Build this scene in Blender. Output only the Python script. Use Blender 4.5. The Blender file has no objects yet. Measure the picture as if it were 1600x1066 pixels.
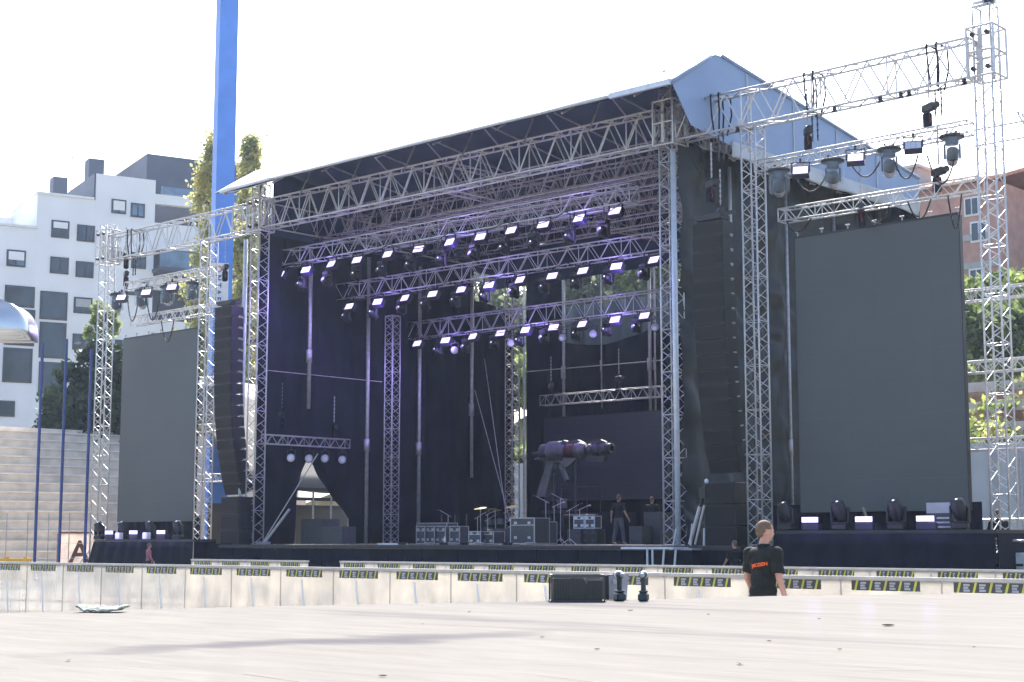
import bpy, bmesh, math, random
from mathutils import Vector, Matrix, noise
import numpy as np
R = math.radians
random.seed(7); rng = np.random.default_rng(7)
scene = bpy.context.scene
COL = scene.collection

# ------------------------------------------------------------------ camera
YAW, PITCH, FPX, EYE = R(42.5), R(7.26), 2450.0, 1.5
cam_data = bpy.data.cameras.new("camera"); cam = bpy.data.objects.new("camera", cam_data); COL.objects.link(cam)
cam.location = (0, 0, EYE); cam.rotation_euler = (R(90) + PITCH, 0, YAW)
cam_data.sensor_width = 36; cam_data.lens = FPX / 1600 * 36
cam_data.clip_start = 0.1; cam_data.clip_end = 6000
scene.camera = cam
# ------------------------------------------------------------------ sky, sun, exposure
SUN_EL, SUN_AZ = R(46), R(38)          # azimuth counter-clockwise from +Y (towards -X)
sun_dir = Vector((-math.sin(SUN_AZ) * math.cos(SUN_EL), math.cos(SUN_AZ) * math.cos(SUN_EL), math.sin(SUN_EL)))
world = bpy.data.worlds.new("World"); scene.world = world; world.use_nodes = True
nt = world.node_tree; bg = nt.nodes["Background"]
sky = nt.nodes.new("ShaderNodeTexSky"); sky.sky_type = 'NISHITA'; sky.sun_disc = False
sky.sun_elevation = SUN_EL; sky.sun_rotation = -SUN_AZ
sky.dust_density = 5.5; sky.air_density = 1.0; sky.ozone_density = 1.0; sky.altitude = 600
nt.links.new(sky.outputs[0], bg.inputs[0]); bg.inputs[1].default_value = 0.15
sd = bpy.data.lights.new("sun", 'SUN'); sd.energy = 4.5; sd.angle = R(0.5); sd.color = (1.0, 0.95, 0.87)
sun = bpy.data.objects.new("sun", sd); COL.objects.link(sun); sun.location = (0, 0, 60)
sun.rotation_euler = (-sun_dir).to_track_quat('-Z', 'Y').to_euler()
scene.view_settings.view_transform = 'Standard'; scene.view_settings.look = 'None'
scene.view_settings.gamma = 1; scene.view_settings.exposure = 1.52
HAZE_D = 0.00028

# ------------------------------------------------------------------ pixel rays of the 1600 px photograph -> points on real planes
Mc = cam.rotation_euler.to_matrix()
def ray(px, py): return (Mc @ Vector(((px - 800) / FPX, (533 - py) / FPX, -1))).normalized()
O = Vector((0, 0, EYE))
def onP(px, py, P, n):
    d = ray(px, py); t = (Vector(P) - O).dot(n) / d.dot(n); return O + d * t
def onY(px, py, Y): return onP(px, py, (0, Y, 0), Vector((0, 1, 0)))
def onX(px, py, X): return onP(px, py, (X, 0, 0), Vector((1, 0, 0)))
def onZ(px, py, Z): return onP(px, py, (0, 0, Z), Vector((0, 0, 1)))
def onD(px, py, D):                       # at horizontal depth D along the view axis
    f = Vector((-math.sin(YAW), math.cos(YAW), 0)); return onP(px, py, f * D, f)
def ground(px, D, z=0.0):
    p = onD(px, 845, D); return Vector((p.x, p.y, z))

# ------------------------------------------------------------------ objects and tags
def wm(o):
    m = Matrix.LocRotScale(o.location, o.rotation_euler, o.scale)
    return wm(o.parent) @ m if o.parent else m
def tag(o, label=None, cat=None, group=None, kind=None):
    if label: o["label"] = label
    if cat: o["category"] = cat
    if group: o["group"] = group
    if kind: o["kind"] = kind
    return o
def thing(name, label, cat, loc=(0, 0, 0), group=None, rz=0, kind=None):
    o = bpy.data.objects.new(name, None); COL.objects.link(o); o.empty_display_size = .2
    o.location = loc; o.rotation_euler = (0, 0, rz)
    return tag(o, label, cat, group, kind)
def kids(o): return list(o.children)
def copy_tree(o, loc=None, rz=None, label=None, parent=None, scale=None):
    c = o.copy(); COL.objects.link(c); c.parent = parent
    if loc is not None: c.location = loc
    if rz is not None: c.rotation_euler = (c.rotation_euler[0], c.rotation_euler[1], rz)
    if scale is not None: c.scale = scale
    if label: c["label"] = label
    for ch in kids(o): copy_tree(ch, parent=c)
    return c
ORD = ["first","second","third","fourth","fifth","sixth","seventh","eighth","ninth","tenth","eleventh","twelfth","thirteenth","fourteenth","fifteenth","sixteenth","seventeenth","eighteenth","nineteenth","twentieth","twenty-first","twenty-second","twenty-third","twenty-fourth","twenty-fifth","twenty-sixth"]

class MB:
    def __init__(s): s.v = []; s.f = []
    def add(s, vs, fs):
        b = len(s.v); s.v += [tuple(v) for v in vs]; s.f += [tuple(i + b for i in f) for f in fs]; return s
    def box(s, x0, x1, y0, y1, z0, z1, m=None):
        vs = [Vector((x, y, z)) for z in (z0, z1) for (x, y) in ((x0, y0), (x1, y0), (x1, y1), (x0, y1))]
        if m is not None: vs = [m @ v for v in vs]
        return s.add(vs, [(3, 2, 1, 0), (4, 5, 6, 7), (0, 1, 5, 4), (1, 2, 6, 5), (2, 3, 7, 6), (3, 0, 4, 7)])
    def cbox(s, c, d, m=None, bev=0.0):
        hx, hy, hz = d[0] / 2, d[1] / 2, d[2] / 2
        if bev <= 0:
            mm = Matrix.Translation(c) @ (m if m is not None else Matrix())
            return s.box(-hx, hx, -hy, hy, -hz, hz, mm)
        b = bev; mm = Matrix.Translation(c) @ (m if m is not None else Matrix())
        ring = lambda ax, ay, z: [mm @ Vector(p) for p in ((-ax + b, -ay, z), (ax - b, -ay, z), (ax, -ay + b, z), (ax, ay - b, z), (ax - b, ay, z), (-ax + b, ay, z), (-ax, ay - b, z), (-ax, -ay + b, z))]
        vs = ring(hx - b, hy - b, -hz) + ring(hx, hy, -hz + b) + ring(hx, hy, hz - b) + ring(hx - b, hy - b, hz)
        fs = [tuple(reversed(range(8))), tuple(range(24, 32))]
        for k in range(3):
            for i in range(8):
                j = (i + 1) % 8; fs.append((k * 8 + i, k * 8 + j, k * 8 + 8 + j, k * 8 + 8 + i))
        return s.add(vs, fs)
    def tube(s, a, b, r, n=6, r2=None, cap=True):
        a, b = Vector(a), Vector(b); d = b - a
        if d.length < 1e-6: return s
        r2 = r if r2 is None else r2
        d.normalize(); u = d.orthogonal().normalized(); w = d.cross(u)
        vs = []
        for p, rr in ((a, r), (b, r2)):
            for i in range(n):
                t = 2 * math.pi * i / n; vs.append(p + u * math.cos(t) * rr + w * math.sin(t) * rr)
        fs = [(i, (i + 1) % n, n + (i + 1) % n, n + i) for i in range(n)]
        if cap: fs += [tuple(reversed(range(n))), tuple(range(n, 2 * n))]
        return s.add(vs, fs)
    def path(s, pts, r, n=6):
        for a, b in zip(pts[:-1], pts[1:]): s.tube(a, b, r, n)
        return s
    def lathe(s, prof, n=16, m=None, arc=2 * math.pi):
        vs = []; full = abs(arc - 2 * math.pi) < 1e-6; k = n if full else n + 1
        for r, z in prof:
            for i in range(k):
                t = arc * i / n; v = Vector((r * math.cos(t), r * math.sin(t), z)); vs.append(m @ v if m is not None else v)
        fs = []
        for a in range(len(prof) - 1):
            for i in range(n):
                j = (i + 1) % k if full else i + 1
                fs.append((a * k + i, a * k + j, (a + 1) * k + j, (a + 1) * k + i))
        return s.add(vs, fs)
    def ell(s, c, r, m=None, n=16, k=10):
        mm = Matrix.Translation(c) @ (m if m is not None else Matrix())
        vs = [mm @ Vector((0, 0, -r[2]))]
        for a in range(1, k):
            p = math.pi * a / k - math.pi / 2
            for i in range(n):
                t = 2 * math.pi * i / n; vs.append(mm @ Vector((r[0] * math.cos(p) * math.cos(t), r[1] * math.cos(p) * math.sin(t), r[2] * math.sin(p))))
        vs.append(mm @ Vector((0, 0, r[2]))); fs = []
        for i in range(n):
            j = (i + 1) % n; fs.append((0, 1 + j, 1 + i)); fs.append((len(vs) - 1, 1 + (k - 2) * n + i, 1 + (k - 2) * n + j))
        for a in range(k - 2):
            for i in range(n):
                j = (i + 1) % n; fs.append((1 + a * n + i, 1 + a * n + j, 1 + (a + 1) * n + j, 1 + (a + 1) * n + i))
        return s.add(vs, fs)
    def caps(s, a, b, r1, r2, n=12):
        s.tube(a, b, r1, n, r2); s.ell(a, (r1,) * 3, n=n, k=8); s.ell(b, (r2,) * 3, n=n, k=8); return s
    def prism(s, pts, h0, h1, m=None):
        n = len(pts); mm = m if m is not None else Matrix()
        vs = [mm @ Vector((p[0], p[1], h0)) for p in pts] + [mm @ Vector((p[0], p[1], h1)) for p in pts]
        fs = [tuple(reversed(range(n))), tuple(range(n, 2 * n))] + [(i, (i + 1) % n, n + (i + 1) % n, n + i) for i in range(n)]
        return s.add(vs, fs)
    def slab(s, pts, t):                       # polygon given by 3-D points, thickened along its normal
        pts = [Vector(p) for p in pts]; nn = (pts[1] - pts[0]).cross(pts[2] - pts[0]).normalized() * t; n = len(pts)
        vs = pts + [p + nn for p in pts]
        return s.add(vs, [tuple(reversed(range(n))), tuple(range(n, 2 * n))] + [(i, (i + 1) % n, n + (i + 1) % n, n + i) for i in range(n)])
    def mesh(s, name, mat, inv=None, smooth=False):
        me = bpy.data.meshes.new(name)
        vs = s.v if inv is None else [tuple(inv @ Vector(v)) for v in s.v]
        me.from_pydata(vs, [], s.f); me.update()
        if mat is not None: me.materials.append(mat)
        bm = bmesh.new(); bm.from_mesh(me); bmesh.ops.recalc_face_normals(bm, faces=bm.faces); bm.to_mesh(me); bm.free()
        if smooth: me.polygons.foreach_set("use_smooth", [True] * len(me.polygons))
        return me
    def put_multi(s, name, items, parent):
        """one mesh of several materials: items = [(MB, material)]"""
        base = MB(); mats = []; idx = []
        for m_, ma in items:
            if ma not in mats: mats.append(ma)
            base.add(m_.v, m_.f); idx += [mats.index(ma)] * len(m_.f)
        o = base.put(name, None, parent); me = o.data
        for ma in mats: me.materials.append(ma)
        me.polygons.foreach_set("material_index", idx); return o
    def put(s, name, mat, parent=None, smooth=False, label=None):
        """verts are in world space (or in the thing's own space when the thing still stands at the origin)"""
        inv = wm(parent).inverted() if parent else None
        o = bpy.data.objects.new(name, s.mesh(name, mat, inv, smooth)); COL.objects.link(o)
        if parent: o.parent = parent
        if label: o["label"] = label
        return o
def grid_mesh(name, fn, nu, nv, mat, parent=None, smooth=True, thick=0):
    m = MB(); vs = [fn(i / nu, j / nv) for j in range(nv + 1) for i in range(nu + 1)]
    fs = [(j * (nu + 1) + i, j * (nu + 1) + i + 1, (j + 1) * (nu + 1) + i + 1, (j + 1) * (nu + 1) + i) for j in range(nv) for i in range(nu)]
    m.add(vs, fs); o = m.put(name, mat, parent, smooth)
    if thick:
        sm = o.modifiers.new("thick", 'SOLIDIFY'); sm.thickness = thick; sm.offset = 0
    return o

# ------------------------------------------------------------------ materials
def pr(m): return m.node_tree.nodes["Principled BSDF"]
def mat(name, c, rough=.6, metal=0., var=.12, scale=6., bump=0., spec=.5, c2=None, detail=6, stretch=(1, 1, 1), gen=False):
    m = bpy.data.materials.new(name); m.use_nodes = True; t = m.node_tree; n = t.nodes; l = t.links; p = pr(m)
    p.inputs["Roughness"].default_value = rough; p.inputs["Metallic"].default_value = metal
    p.inputs["Specular IOR Level"].default_value = spec
    tc = n.new("ShaderNodeTexCoord"); mp = n.new("ShaderNodeMapping"); mp.inputs["Scale"].default_value = stretch
    l.new(tc.outputs["Object"], mp.inputs[0])
    nz = n.new("ShaderNodeTexNoise"); nz.inputs["Scale"].default_value = scale; nz.inputs["Detail"].default_value = detail
    l.new(mp.outputs[0], nz.inputs["Vector"])
    cr = n.new("ShaderNodeValToRGB"); cr.color_ramp.elements[0].position = .3; cr.color_ramp.elements[1].position = .7
    a = [max(0, x * (1 - var)) for x in c]; b = [min(1, x * (1 + var)) for x in (c2 or c)]
    cr.color_ramp.elements[0].color = (*a, 1); cr.color_ramp.elements[1].color = (*b, 1)
    l.new(nz.outputs[0], cr.inputs[0]); l.new(cr.outputs[0], p.inputs["Base Color"])
    if bump:
        bp = n.new("ShaderNodeBump"); bp.inputs["Strength"].default_value = bump; bp.inputs["Distance"].default_value = .02
        l.new(nz.outputs[0], bp.inputs["Height"]); l.new(bp.outputs[0], p.inputs["Normal"])
    return m
def emis(name, c, s):
    m = mat(name, (.6, .6, .7), .3); p = pr(m); p.inputs["Emission Color"].default_value = (*c, 1); p.inputs["Emission Strength"].default_value = s; return m
M = {}
M['alu'] = mat('aluminium', (.52, .53, .54), .42, .5, .14, 9)
M['alu_dull'] = mat('weathered_aluminium', (.44, .43, .42), .5, .5, .2, 7)
M['galv'] = mat('galvanised_steel', (.36, .37, .39), .5, .45, .2, 8)
M['steel_pale'] = mat('pale_steel', (.55, .60, .66), .42, .3, .1, 5)
M['black_cloth'] = mat('black_cloth', (.008, .010, .019), .9, 0, .35, 2.5, .3, spec=.2)
M['curtain'] = mat('stage_curtain', (.008, .010, .018), .92, 0, .35, 1.2, .3, spec=.2)
M['scrim'] = mat('dark_scrim', (.011, .016, .019), .58, 0, .4, 2.5, .8, spec=.5)
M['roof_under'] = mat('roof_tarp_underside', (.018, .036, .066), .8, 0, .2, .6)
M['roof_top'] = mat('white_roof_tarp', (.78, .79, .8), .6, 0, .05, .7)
M['gable'] = mat('shaded_white_tarp', (.20, .29, .46), .55, 0, .08, .8, 1.0)  # blue of the shaded side is put into the white tarp's colour
M['valance'] = mat('pale_tarp_band', (.34, .38, .42), .5, 0, .12, 1.2)
M['black_metal'] = mat('black_painted_metal', (.018, .019, .022), .45, .1, .3, 12)
M['black_plastic'] = mat('black_plastic', (.010, .011, .013), .5, 0, .3, 14)
M['speaker'] = mat('speaker_grille', (.008, .0075, .008), .75, .1, .3, 30, .3)
M['speaker_side'] = mat('speaker_side', (.006, .0065, .008), .5, 0, .25, 10)
M['led_screen'] = mat('led_screen_face', (.071, .084, .087), .4, 0, .09, .22, spec=.35, detail=3)
M['led_dark'] = mat('rear_led_screen_face', (.03, .03, .045), .35, 0, .15, .4)
M['panel_lit'] = emis('lit_led_panel', (.66, .54, 1.0), .75)
M['panel_lit_small'] = emis('lit_lens', (.72, .68, 1.0), .7)
M['lens'] = mat('glass_lens', (.55, .56, .62), .12, .5, .05, 4)
M['lens_round'] = mat('round_lamp_face', (.55, .55, .62), .25, .2, .1, 6)
M['lamp_housing'] = mat('lamp_housing', (.022, .018, .05), .45, .1, .2, 12)
M['red'] = mat('red_plastic', (.22, .02, .02), .5)
M['case'] = mat('flight_case_panel', (.05, .055, .06), .55, 0, .2, 9)
M['case_edge'] = mat('flight_case_edge', (.42, .45, .5), .35, .6, .12, 9)
M['concrete'] = mat('concrete', (.50, .48, .45), .85, 0, .2, 1.5, .2)
M['building_white'] = mat('white_render', (.80, .80, .81), .8, 0, .04, .4)
M['slate'] = mat('slate_cladding', (.075, .09, .125), .6, 0, .1, .8)
M['window_dark'] = mat('dark_window_glass', (.04, .06, .09), .12, 0, .3, .6)
M['window_blue'] = mat('bluish_window_glass', (.12, .2, .3), .12, 0, .3, .9)
M['frame_dark'] = mat('dark_window_frame', (.05, .055, .065), .5)
M['mast_blue'] = mat('blue_paint', (.09, .24, .66), .45, .0, .07, 1.5)
M['pole_blue'] = mat('dark_blue_paint', (.03, .06, .20), .5, .0, .1, 4)
M['white_paint'] = mat('white_paint', (.75, .75, .74), .55, 0, .05, 5)
M['grey_paint'] = mat('grey_paint', (.4, .41, .42), .55, 0, .1, 5)
M['blue_letter'] = mat('blue_lettering', (.02, .08, .3), .5)
M['rust'] = mat('rusty_steel', (.32, .13, .08), .8, 0, .3, 3)
M['yellow'] = mat('yellow_plastic', (.72, .40, .05), .6)
M['brown_letter'] = mat('brown_lettering', (.22, .1, .08), .7)
M['skin'] = mat('skin', (.46, .25, .18), .55, 0, .08, 14)
M['hair'] = mat('cropped_brown_hair', (.13, .085, .055), .8, 0, .35, 60, .5)
M['shirt'] = mat('black_t_shirt', (.014, .017, .017), .85, 0, .3, 9, .5, spec=.25)
M['trousers'] = mat('dark_trousers', (.02, .022, .03), .85, 0, .25, 8)
M['trousers_grey'] = mat('grey_trousers', (.08, .085, .10), .85, 0, .25, 8)
M['pink_shirt'] = mat('pink_shirt', (.35, .12, .16), .85, 0, .1, 8)
M['shoe'] = mat('shoe_rubber', (.03, .03, .03), .6)
M['orange'] = mat('orange_print', (.85, .12, .02), .6, 0, .08, 20)
M['crate'] = mat('dark_grey_crate_plastic', (.045, .045, .042), .5, 0, .15, 20)
M['case_silver'] = mat('silver_case_shell', (.30, .31, .34), .4, .35, .15, 10)
M['tool'] = mat('dark_teal_tool_plastic', (.015, .035, .045), .5, 0, .15, 30)
M['board'] = mat('barrier_board', (.48, .47, .44), .5)
M['st_black'] = mat('black_sticker', (.06, .062, .056), .5)
M['st_yellow'] = mat('yellow_stripe', (.50, .50, .07), .5)
M['st_text'] = mat('pale_sticker_print', (.36, .38, .43), .5)
M['stand'] = mat('pale_stand_concrete', (.66, .59, .50), .85, 0, .16, 1.5, .2)
M['stand_edge'] = mat('paler_bench_concrete', (.70, .63, .54), .85, 0, .12, 2)  # bench slabs slightly paler than the steps
M['gun_metal'] = mat('brushed_prop_metal', (.095, .098, .105), .45, .35, .25, 3)
M['gun_dark'] = mat('dark_prop_metal', (.055, .055, .06), .5, .4, .25, 3)
M['gun_red'] = mat('dark_red_prop_band', (.05, .003, .010), .4, .2, .2, 3)
M['bark'] = mat('bark', (.12, .09, .06), .9, 0, .3, 6, .5)
M['brick'] = mat('pink_brick_wall', (.46, .26, .21), .85, 0, .15, 1.5)
M['roof_tile'] = mat('clay_roof_tiles', (.52, .26, .17), .85, 0, .2, 2)
M['tile_strip'] = mat('concrete_trim', (.4, .38, .36), .85)
M['tent'] = mat('grey_tent_fabric', (.11, .11, .10), .7, 0, .1, 1)
M['wall_tarp'] = mat('pale_wall_sheeting', (.42, .47, .50), .7, 0, .12, .5)
M['cloth_green'] = mat('grey_green_cloth', (.10, .13, .11), .8, 0, .3, 12, .4, c2=(.3, .36, .32))
M['cable'] = mat('black_cable', (.012, .012, .014), .6)
M['brass'] = mat('brass_cymbal', (.30, .23, .04), .5, .3)
M['leaf_dry'] = mat('dry_leaf', (.07, .05, .035), .8)

def leafmat(name, a, b, trans=.35):
    m = bpy.data.materials.new(name); m.use_nodes = True; t = m.node_tree; n = t.nodes; l = t.links; p = pr(m)
    p.inputs["Roughness"].default_value = .6; p.inputs["Specular IOR Level"].default_value = .25
    tc = n.new("ShaderNodeTexCoord"); nz = n.new("ShaderNodeTexNoise"); nz.inputs["Scale"].default_value = .7; nz.inputs["Detail"].default_value = 8; nz.inputs["Roughness"].default_value = .7
    l.new(tc.outputs["Object"], nz.inputs["Vector"])
    cr = n.new("ShaderNodeValToRGB"); cr.color_ramp.elements[0].position = .38; cr.color_ramp.elements[1].position = .64
    cr.color_ramp.elements[0].color = (*a, 1); cr.color_ramp.elements[1].color = (*b, 1)
    l.new(nz.outputs[0], cr.inputs[0]); l.new(cr.outputs[0], p.inputs["Base Color"])
    tr = n.new("ShaderNodeBsdfTranslucent"); mx = n.new("ShaderNodeMixShader"); mx.inputs[0].default_value = trans
    l.new(cr.outputs[0], tr.inputs[0]); l.new(p.outputs[0], mx.inputs[1]); l.new(tr.outputs[0], mx.inputs[2])
    l.new(mx.outputs[0], n["Material Output"].inputs[0]); return m
M['leaf_green'] = leafmat('green_leaves', (.07, .11, .04), (.19, .25, .08), .5)
M['leaf_dark'] = leafmat('dark_green_leaves', (.022, .042, .026), (.05, .085, .035))
M['leaf_yellow'] = leafmat('yellowing_leaves', (.32, .36, .16), (.62, .56, .22), .55)
M['leaf_lime'] = leafmat('lime_leaves', (.16, .22, .06), (.36, .42, .12), .55)

M['leaf_grey'] = leafmat('greyish_green_leaves', (.10, .135, .085), (.24, .27, .17), .45)
# clear plastics
def clearmat(name, tint, opac, rough=.12, trc=(1, 1, 1), glow=False):
    m = bpy.data.materials.new(name); m.use_nodes = True; t = m.node_tree; n = t.nodes; l = t.links; p = pr(m)
    p.inputs["Base Color"].default_value = (*tint, 1); p.inputs["Roughness"].default_value = rough
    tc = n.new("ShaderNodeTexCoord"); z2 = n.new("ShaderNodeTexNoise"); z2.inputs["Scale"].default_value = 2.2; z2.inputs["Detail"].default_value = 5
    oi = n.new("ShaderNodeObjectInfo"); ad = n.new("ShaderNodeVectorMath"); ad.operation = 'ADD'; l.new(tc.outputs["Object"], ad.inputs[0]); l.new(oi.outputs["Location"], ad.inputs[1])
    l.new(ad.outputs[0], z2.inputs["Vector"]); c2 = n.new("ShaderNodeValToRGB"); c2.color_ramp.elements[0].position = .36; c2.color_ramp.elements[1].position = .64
    c2.color_ramp.elements[0].color = (tint[0] * .84, tint[1] * .86, tint[2] * .90, 1); c2.color_ramp.elements[1].color = (*[min(1, q * 1.12) for q in tint], 1)  # mottled tint, blue-grey to cream, imitates reflections in the clear sheets
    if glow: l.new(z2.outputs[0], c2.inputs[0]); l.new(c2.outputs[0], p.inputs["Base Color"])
    tc = n.new("ShaderNodeTexCoord"); nz = n.new("ShaderNodeTexNoise"); nz.inputs["Scale"].default_value = 1.3; nz.inputs["Detail"].default_value = 4
    mp = n.new("ShaderNodeMapping"); mp.inputs["Scale"].default_value = (3, 1, .7); l.new(tc.outputs["Object"], mp.inputs[0]); l.new(mp.outputs[0], nz.inputs["Vector"])
    mr = n.new("ShaderNodeMapRange"); mr.inputs[1].default_value = .3; mr.inputs[2].default_value = .7; mr.inputs[3].default_value = opac - .14; mr.inputs[4].default_value = min(1, opac + .14)
    l.new(nz.outputs[0], mr.inputs[0])
    tr = n.new("ShaderNodeBsdfTransparent"); tr.inputs[0].default_value = (*trc, 1)
    mx = n.new("ShaderNodeMixShader"); l.new(mr.outputs[0], mx.inputs[0]); l.new(tr.outputs[0], mx.inputs[1]); l.new(p.outputs[0], mx.inputs[2])
    if glow:                                 # milky sheet lets daylight through
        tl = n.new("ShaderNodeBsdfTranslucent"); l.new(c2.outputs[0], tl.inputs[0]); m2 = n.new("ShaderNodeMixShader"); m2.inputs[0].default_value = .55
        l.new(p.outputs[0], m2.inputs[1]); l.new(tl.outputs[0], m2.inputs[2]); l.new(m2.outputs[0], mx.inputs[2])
    l.new(mx.outputs[0], n["Material Output"].inputs[0]); return m
M['acrylic'] = clearmat('reflection_tinted_acrylic', (.55, .52, .465), .68, .3, glow=True)
M['acrylic_left'] = clearmat('see_through_acrylic', (.44, .45, .44), .44, .2, glow=True)
M['strip'] = clearmat('milky_strip', (.66, .63, .58), .97, .4, glow=True)
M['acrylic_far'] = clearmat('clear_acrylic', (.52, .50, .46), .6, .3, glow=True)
M['dome'] = clearmat('clear_rain_dome', (.45, .55, .66), .16, .06, (.9, .94, .97))
# =================================================================== SETTING
def noise_floor_mat():
    m = bpy.data.materials.new('weathered_plywood'); m.use_nodes = True; t = m.node_tree; n = t.nodes; l = t.links; p = pr(m)
    tc = n.new("ShaderNodeTexCoord")
    def nz(scale, rot, st, det=6, ro=.6):
        mp = n.new("ShaderNodeMapping"); mp.inputs["Rotation"].default_value = (0, 0, rot); mp.inputs["Scale"].default_value = st
        l.new(tc.outputs["Object"], mp.inputs[0]); z = n.new("ShaderNodeTexNoise"); z.inputs["Scale"].default_value = scale; z.inputs["Detail"].default_value = det; z.inputs["Roughness"].default_value = ro
        l.new(mp.outputs[0], z.inputs["Vector"]); return z
    base = n.new("ShaderNodeValToRGB"); base.color_ramp.elements[0].position = .3; base.color_ramp.elements[1].position = .72
    base.color_ramp.elements[0].color = (.178, .171, .161, 1); base.color_ramp.elements[1].color = (.236, .228, .216, 1)
    a = nz(1.5, -YAW, (.8, 4.0, 1), 10, .72); l.new(a.outputs[0], base.inputs[0])
    # lilac-grey streaks
    b = nz(.55, -YAW - .05, (.22, 1.6, 1), 5, .55); st = n.new("ShaderNodeValToRGB"); st.color_ramp.elements[0].position = .60; st.color_ramp.elements[1].position = .72
    l.new(b.outputs[0], st.inputs[0])
    mx = n.new("ShaderNodeMixRGB"); mx.inputs[2].default_value = (.105, .100, .112, 1); mul = n.new("ShaderNodeMath"); mul.operation = 'MULTIPLY'; mul.inputs[1].default_value = .6
    l.new(st.outputs[0], mul.inputs[0]); l.new(mul.outputs[0], mx.inputs[0]); l.new(base.outputs[0], mx.inputs[1])
    # fine scratches
    c = nz(2.6, -YAW + .1, (.5, 16, 1), 8, .6); sc = n.new("ShaderNodeValToRGB"); sc.color_ramp.elements[0].position = .58; sc.color_ramp.elements[1].position = .70
    l.new(c.outputs[0], sc.inputs[0]); mul2 = n.new("ShaderNodeMath"); mul2.operation = 'MULTIPLY'; mul2.inputs[1].default_value = .36; l.new(sc.outputs[0], mul2.inputs[0])
    mx2 = n.new("ShaderNodeMixRGB"); mx2.inputs[2].default_value = (.10, .088, .082, 1); l.new(mul2.outputs[0], mx2.inputs[0]); l.new(mx.outputs[0], mx2.inputs[1])
    # long darker lilac-grey band across the boards
    s0, s1 = onZ(20, 1024, 0.98), onZ(900, 985, 0.98); dd = (s1 - s0); L2 = dd.length; dd.normalize(); qq = Vector((-dd.y, dd.x, 0))
    def dotn(v, off):
        m_ = n.new("ShaderNodeVectorMath"); m_.operation = 'DOT_PRODUCT'; m_.inputs[1].default_value = v; l.new(tc.outputs["Object"], m_.inputs[0])
        s_ = n.new("ShaderNodeMath"); s_.operation = 'SUBTRACT'; s_.inputs[1].default_value = off; l.new(m_.outputs["Value"], s_.inputs[0]); return s_
    def mth(op, a, b=None, cl=False):
        m_ = n.new("ShaderNodeMath"); m_.operation = op; m_.use_clamp = cl
        for i, q in enumerate((a, b)):
            if q is None: continue
            if isinstance(q, (int, float)): m_.inputs[i].default_value = q
            else: l.new(q.outputs[0], m_.inputs[i])
        return m_
    mid = (s0 + s1) / 2; along = dotn(dd, mid.dot(dd)); across = dotn(qq, mid.dot(qq)); wob = nz(.9, -YAW, (.5, 1.2, 1), 4, .6)
    ac = mth('ADD', across, mth('MULTIPLY', mth('SUBTRACT', wob, .5), 1.3)); e1 = mth('POWER', mth('ABSOLUTE', mth('DIVIDE', along, L2 * .52)), 2.0); e2 = mth('POWER', mth('ABSOLUTE', mth('DIVIDE', ac, .34)), 2.0)
    long_band = mth('MULTIPLY', mth('SUBTRACT', 1.0, mth('ADD', e1, e2), True), .80)
    mx3 = n.new("ShaderNodeMixRGB"); mx3.inputs[2].default_value = (.095, .092, .106, 1); l.new(long_band.outputs[0], mx3.inputs[0]); l.new(mx2.outputs[0], mx3.inputs[1])
    l.new(mx3.outputs[0], p.inputs["Base Color"])
    df = n.new('ShaderNodeBsdfDiffuse'); gl = n.new('ShaderNodeBsdfGlossy'); gl.inputs['Roughness'].default_value = .10; gl.inputs[0].default_value = (.8, .78, .8, 1); mg = n.new('ShaderNodeMixShader'); mg.inputs[0].default_value = .05
    l.new(mx3.outputs[0], df.inputs[0]); l.new(df.outputs[0], mg.inputs[1]); l.new(gl.outputs[0], mg.inputs[2]); l.new(mg.outputs[0], n['Material Output'].inputs[0]); p.inputs["Roughness"].default_value = .42; p.inputs["Specular IOR Level"].default_value = .03
    rr = n.new("ShaderNodeMapRange"); rr.inputs[3].default_value = .3; rr.inputs[4].default_value = .55; l.new(a.outputs[0], rr.inputs[0]); l.new(rr.outputs[0], p.inputs["Roughness"])
    bp = n.new("ShaderNodeBump"); bp.inputs["Strength"].default_value = .15; bp.inputs["Distance"].default_value = .01; l.new(c.outputs[0], bp.inputs["Height"]); l.new(bp.outputs[0], p.inputs["Normal"])
    return m
M['plywood'] = noise_floor_mat()
M['ground'] = mat('pale_concrete_ground', (.22, .20, .175), .9, 0, .15, .6, .1, spec=.03)
M['hill'] = mat('hillside_soil_and_grass', (.10, .10, .04), .95, 0, .3, .25, c2=(.20, .17, .08))

# ground to the horizon
def structure(o): o["kind"] = "structure"; return o
g = MB(); g.add([(-3000, -600, 0), (3000, -600, 0), (3000, 5000, 0), (-3000, 5000, 0)], [(0, 1, 2, 3)])
structure(g.put('ground', M['ground']))

FZ = 0.98                                  # top of the raised timber floor
edge = [onZ(px, py, FZ) for px, py in ((-260, 965), (0, 958), (250, 951.5), (520, 945.5), (800, 940.5), (1060, 936), (1200, 931.5), (1400, 929), (1600, 927.5), (1800, 926))]
back = [Vector((3, -3, FZ)), Vector((-14, -3, FZ))]
e_pts = [(p.x, p.y) for p in edge]
fl = MB(); fl.prism([(e[0], e[1]) for e in e_pts] + [(9.0, 6.0), (4, -3), (-12, -3)], FZ - .05, FZ)
tfloor = structure(fl.put('timber_floor', M['plywood']))
fr = MB()
for a, b in zip(e_pts[:-1], e_pts[1:]):
    A, B = Vector((*a, 0)), Vector((*b, 0)); d = (B - A).normalized(); nn = Vector((-d.y, d.x, 0)) * -.03
    fr.slab([A + nn, B + nn, B + nn + Vector((0, 0, FZ - .055)), A + nn + Vector((0, 0, FZ - .055))], .03)
fr.put('edge_board', M['concrete'], tfloor)
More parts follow.
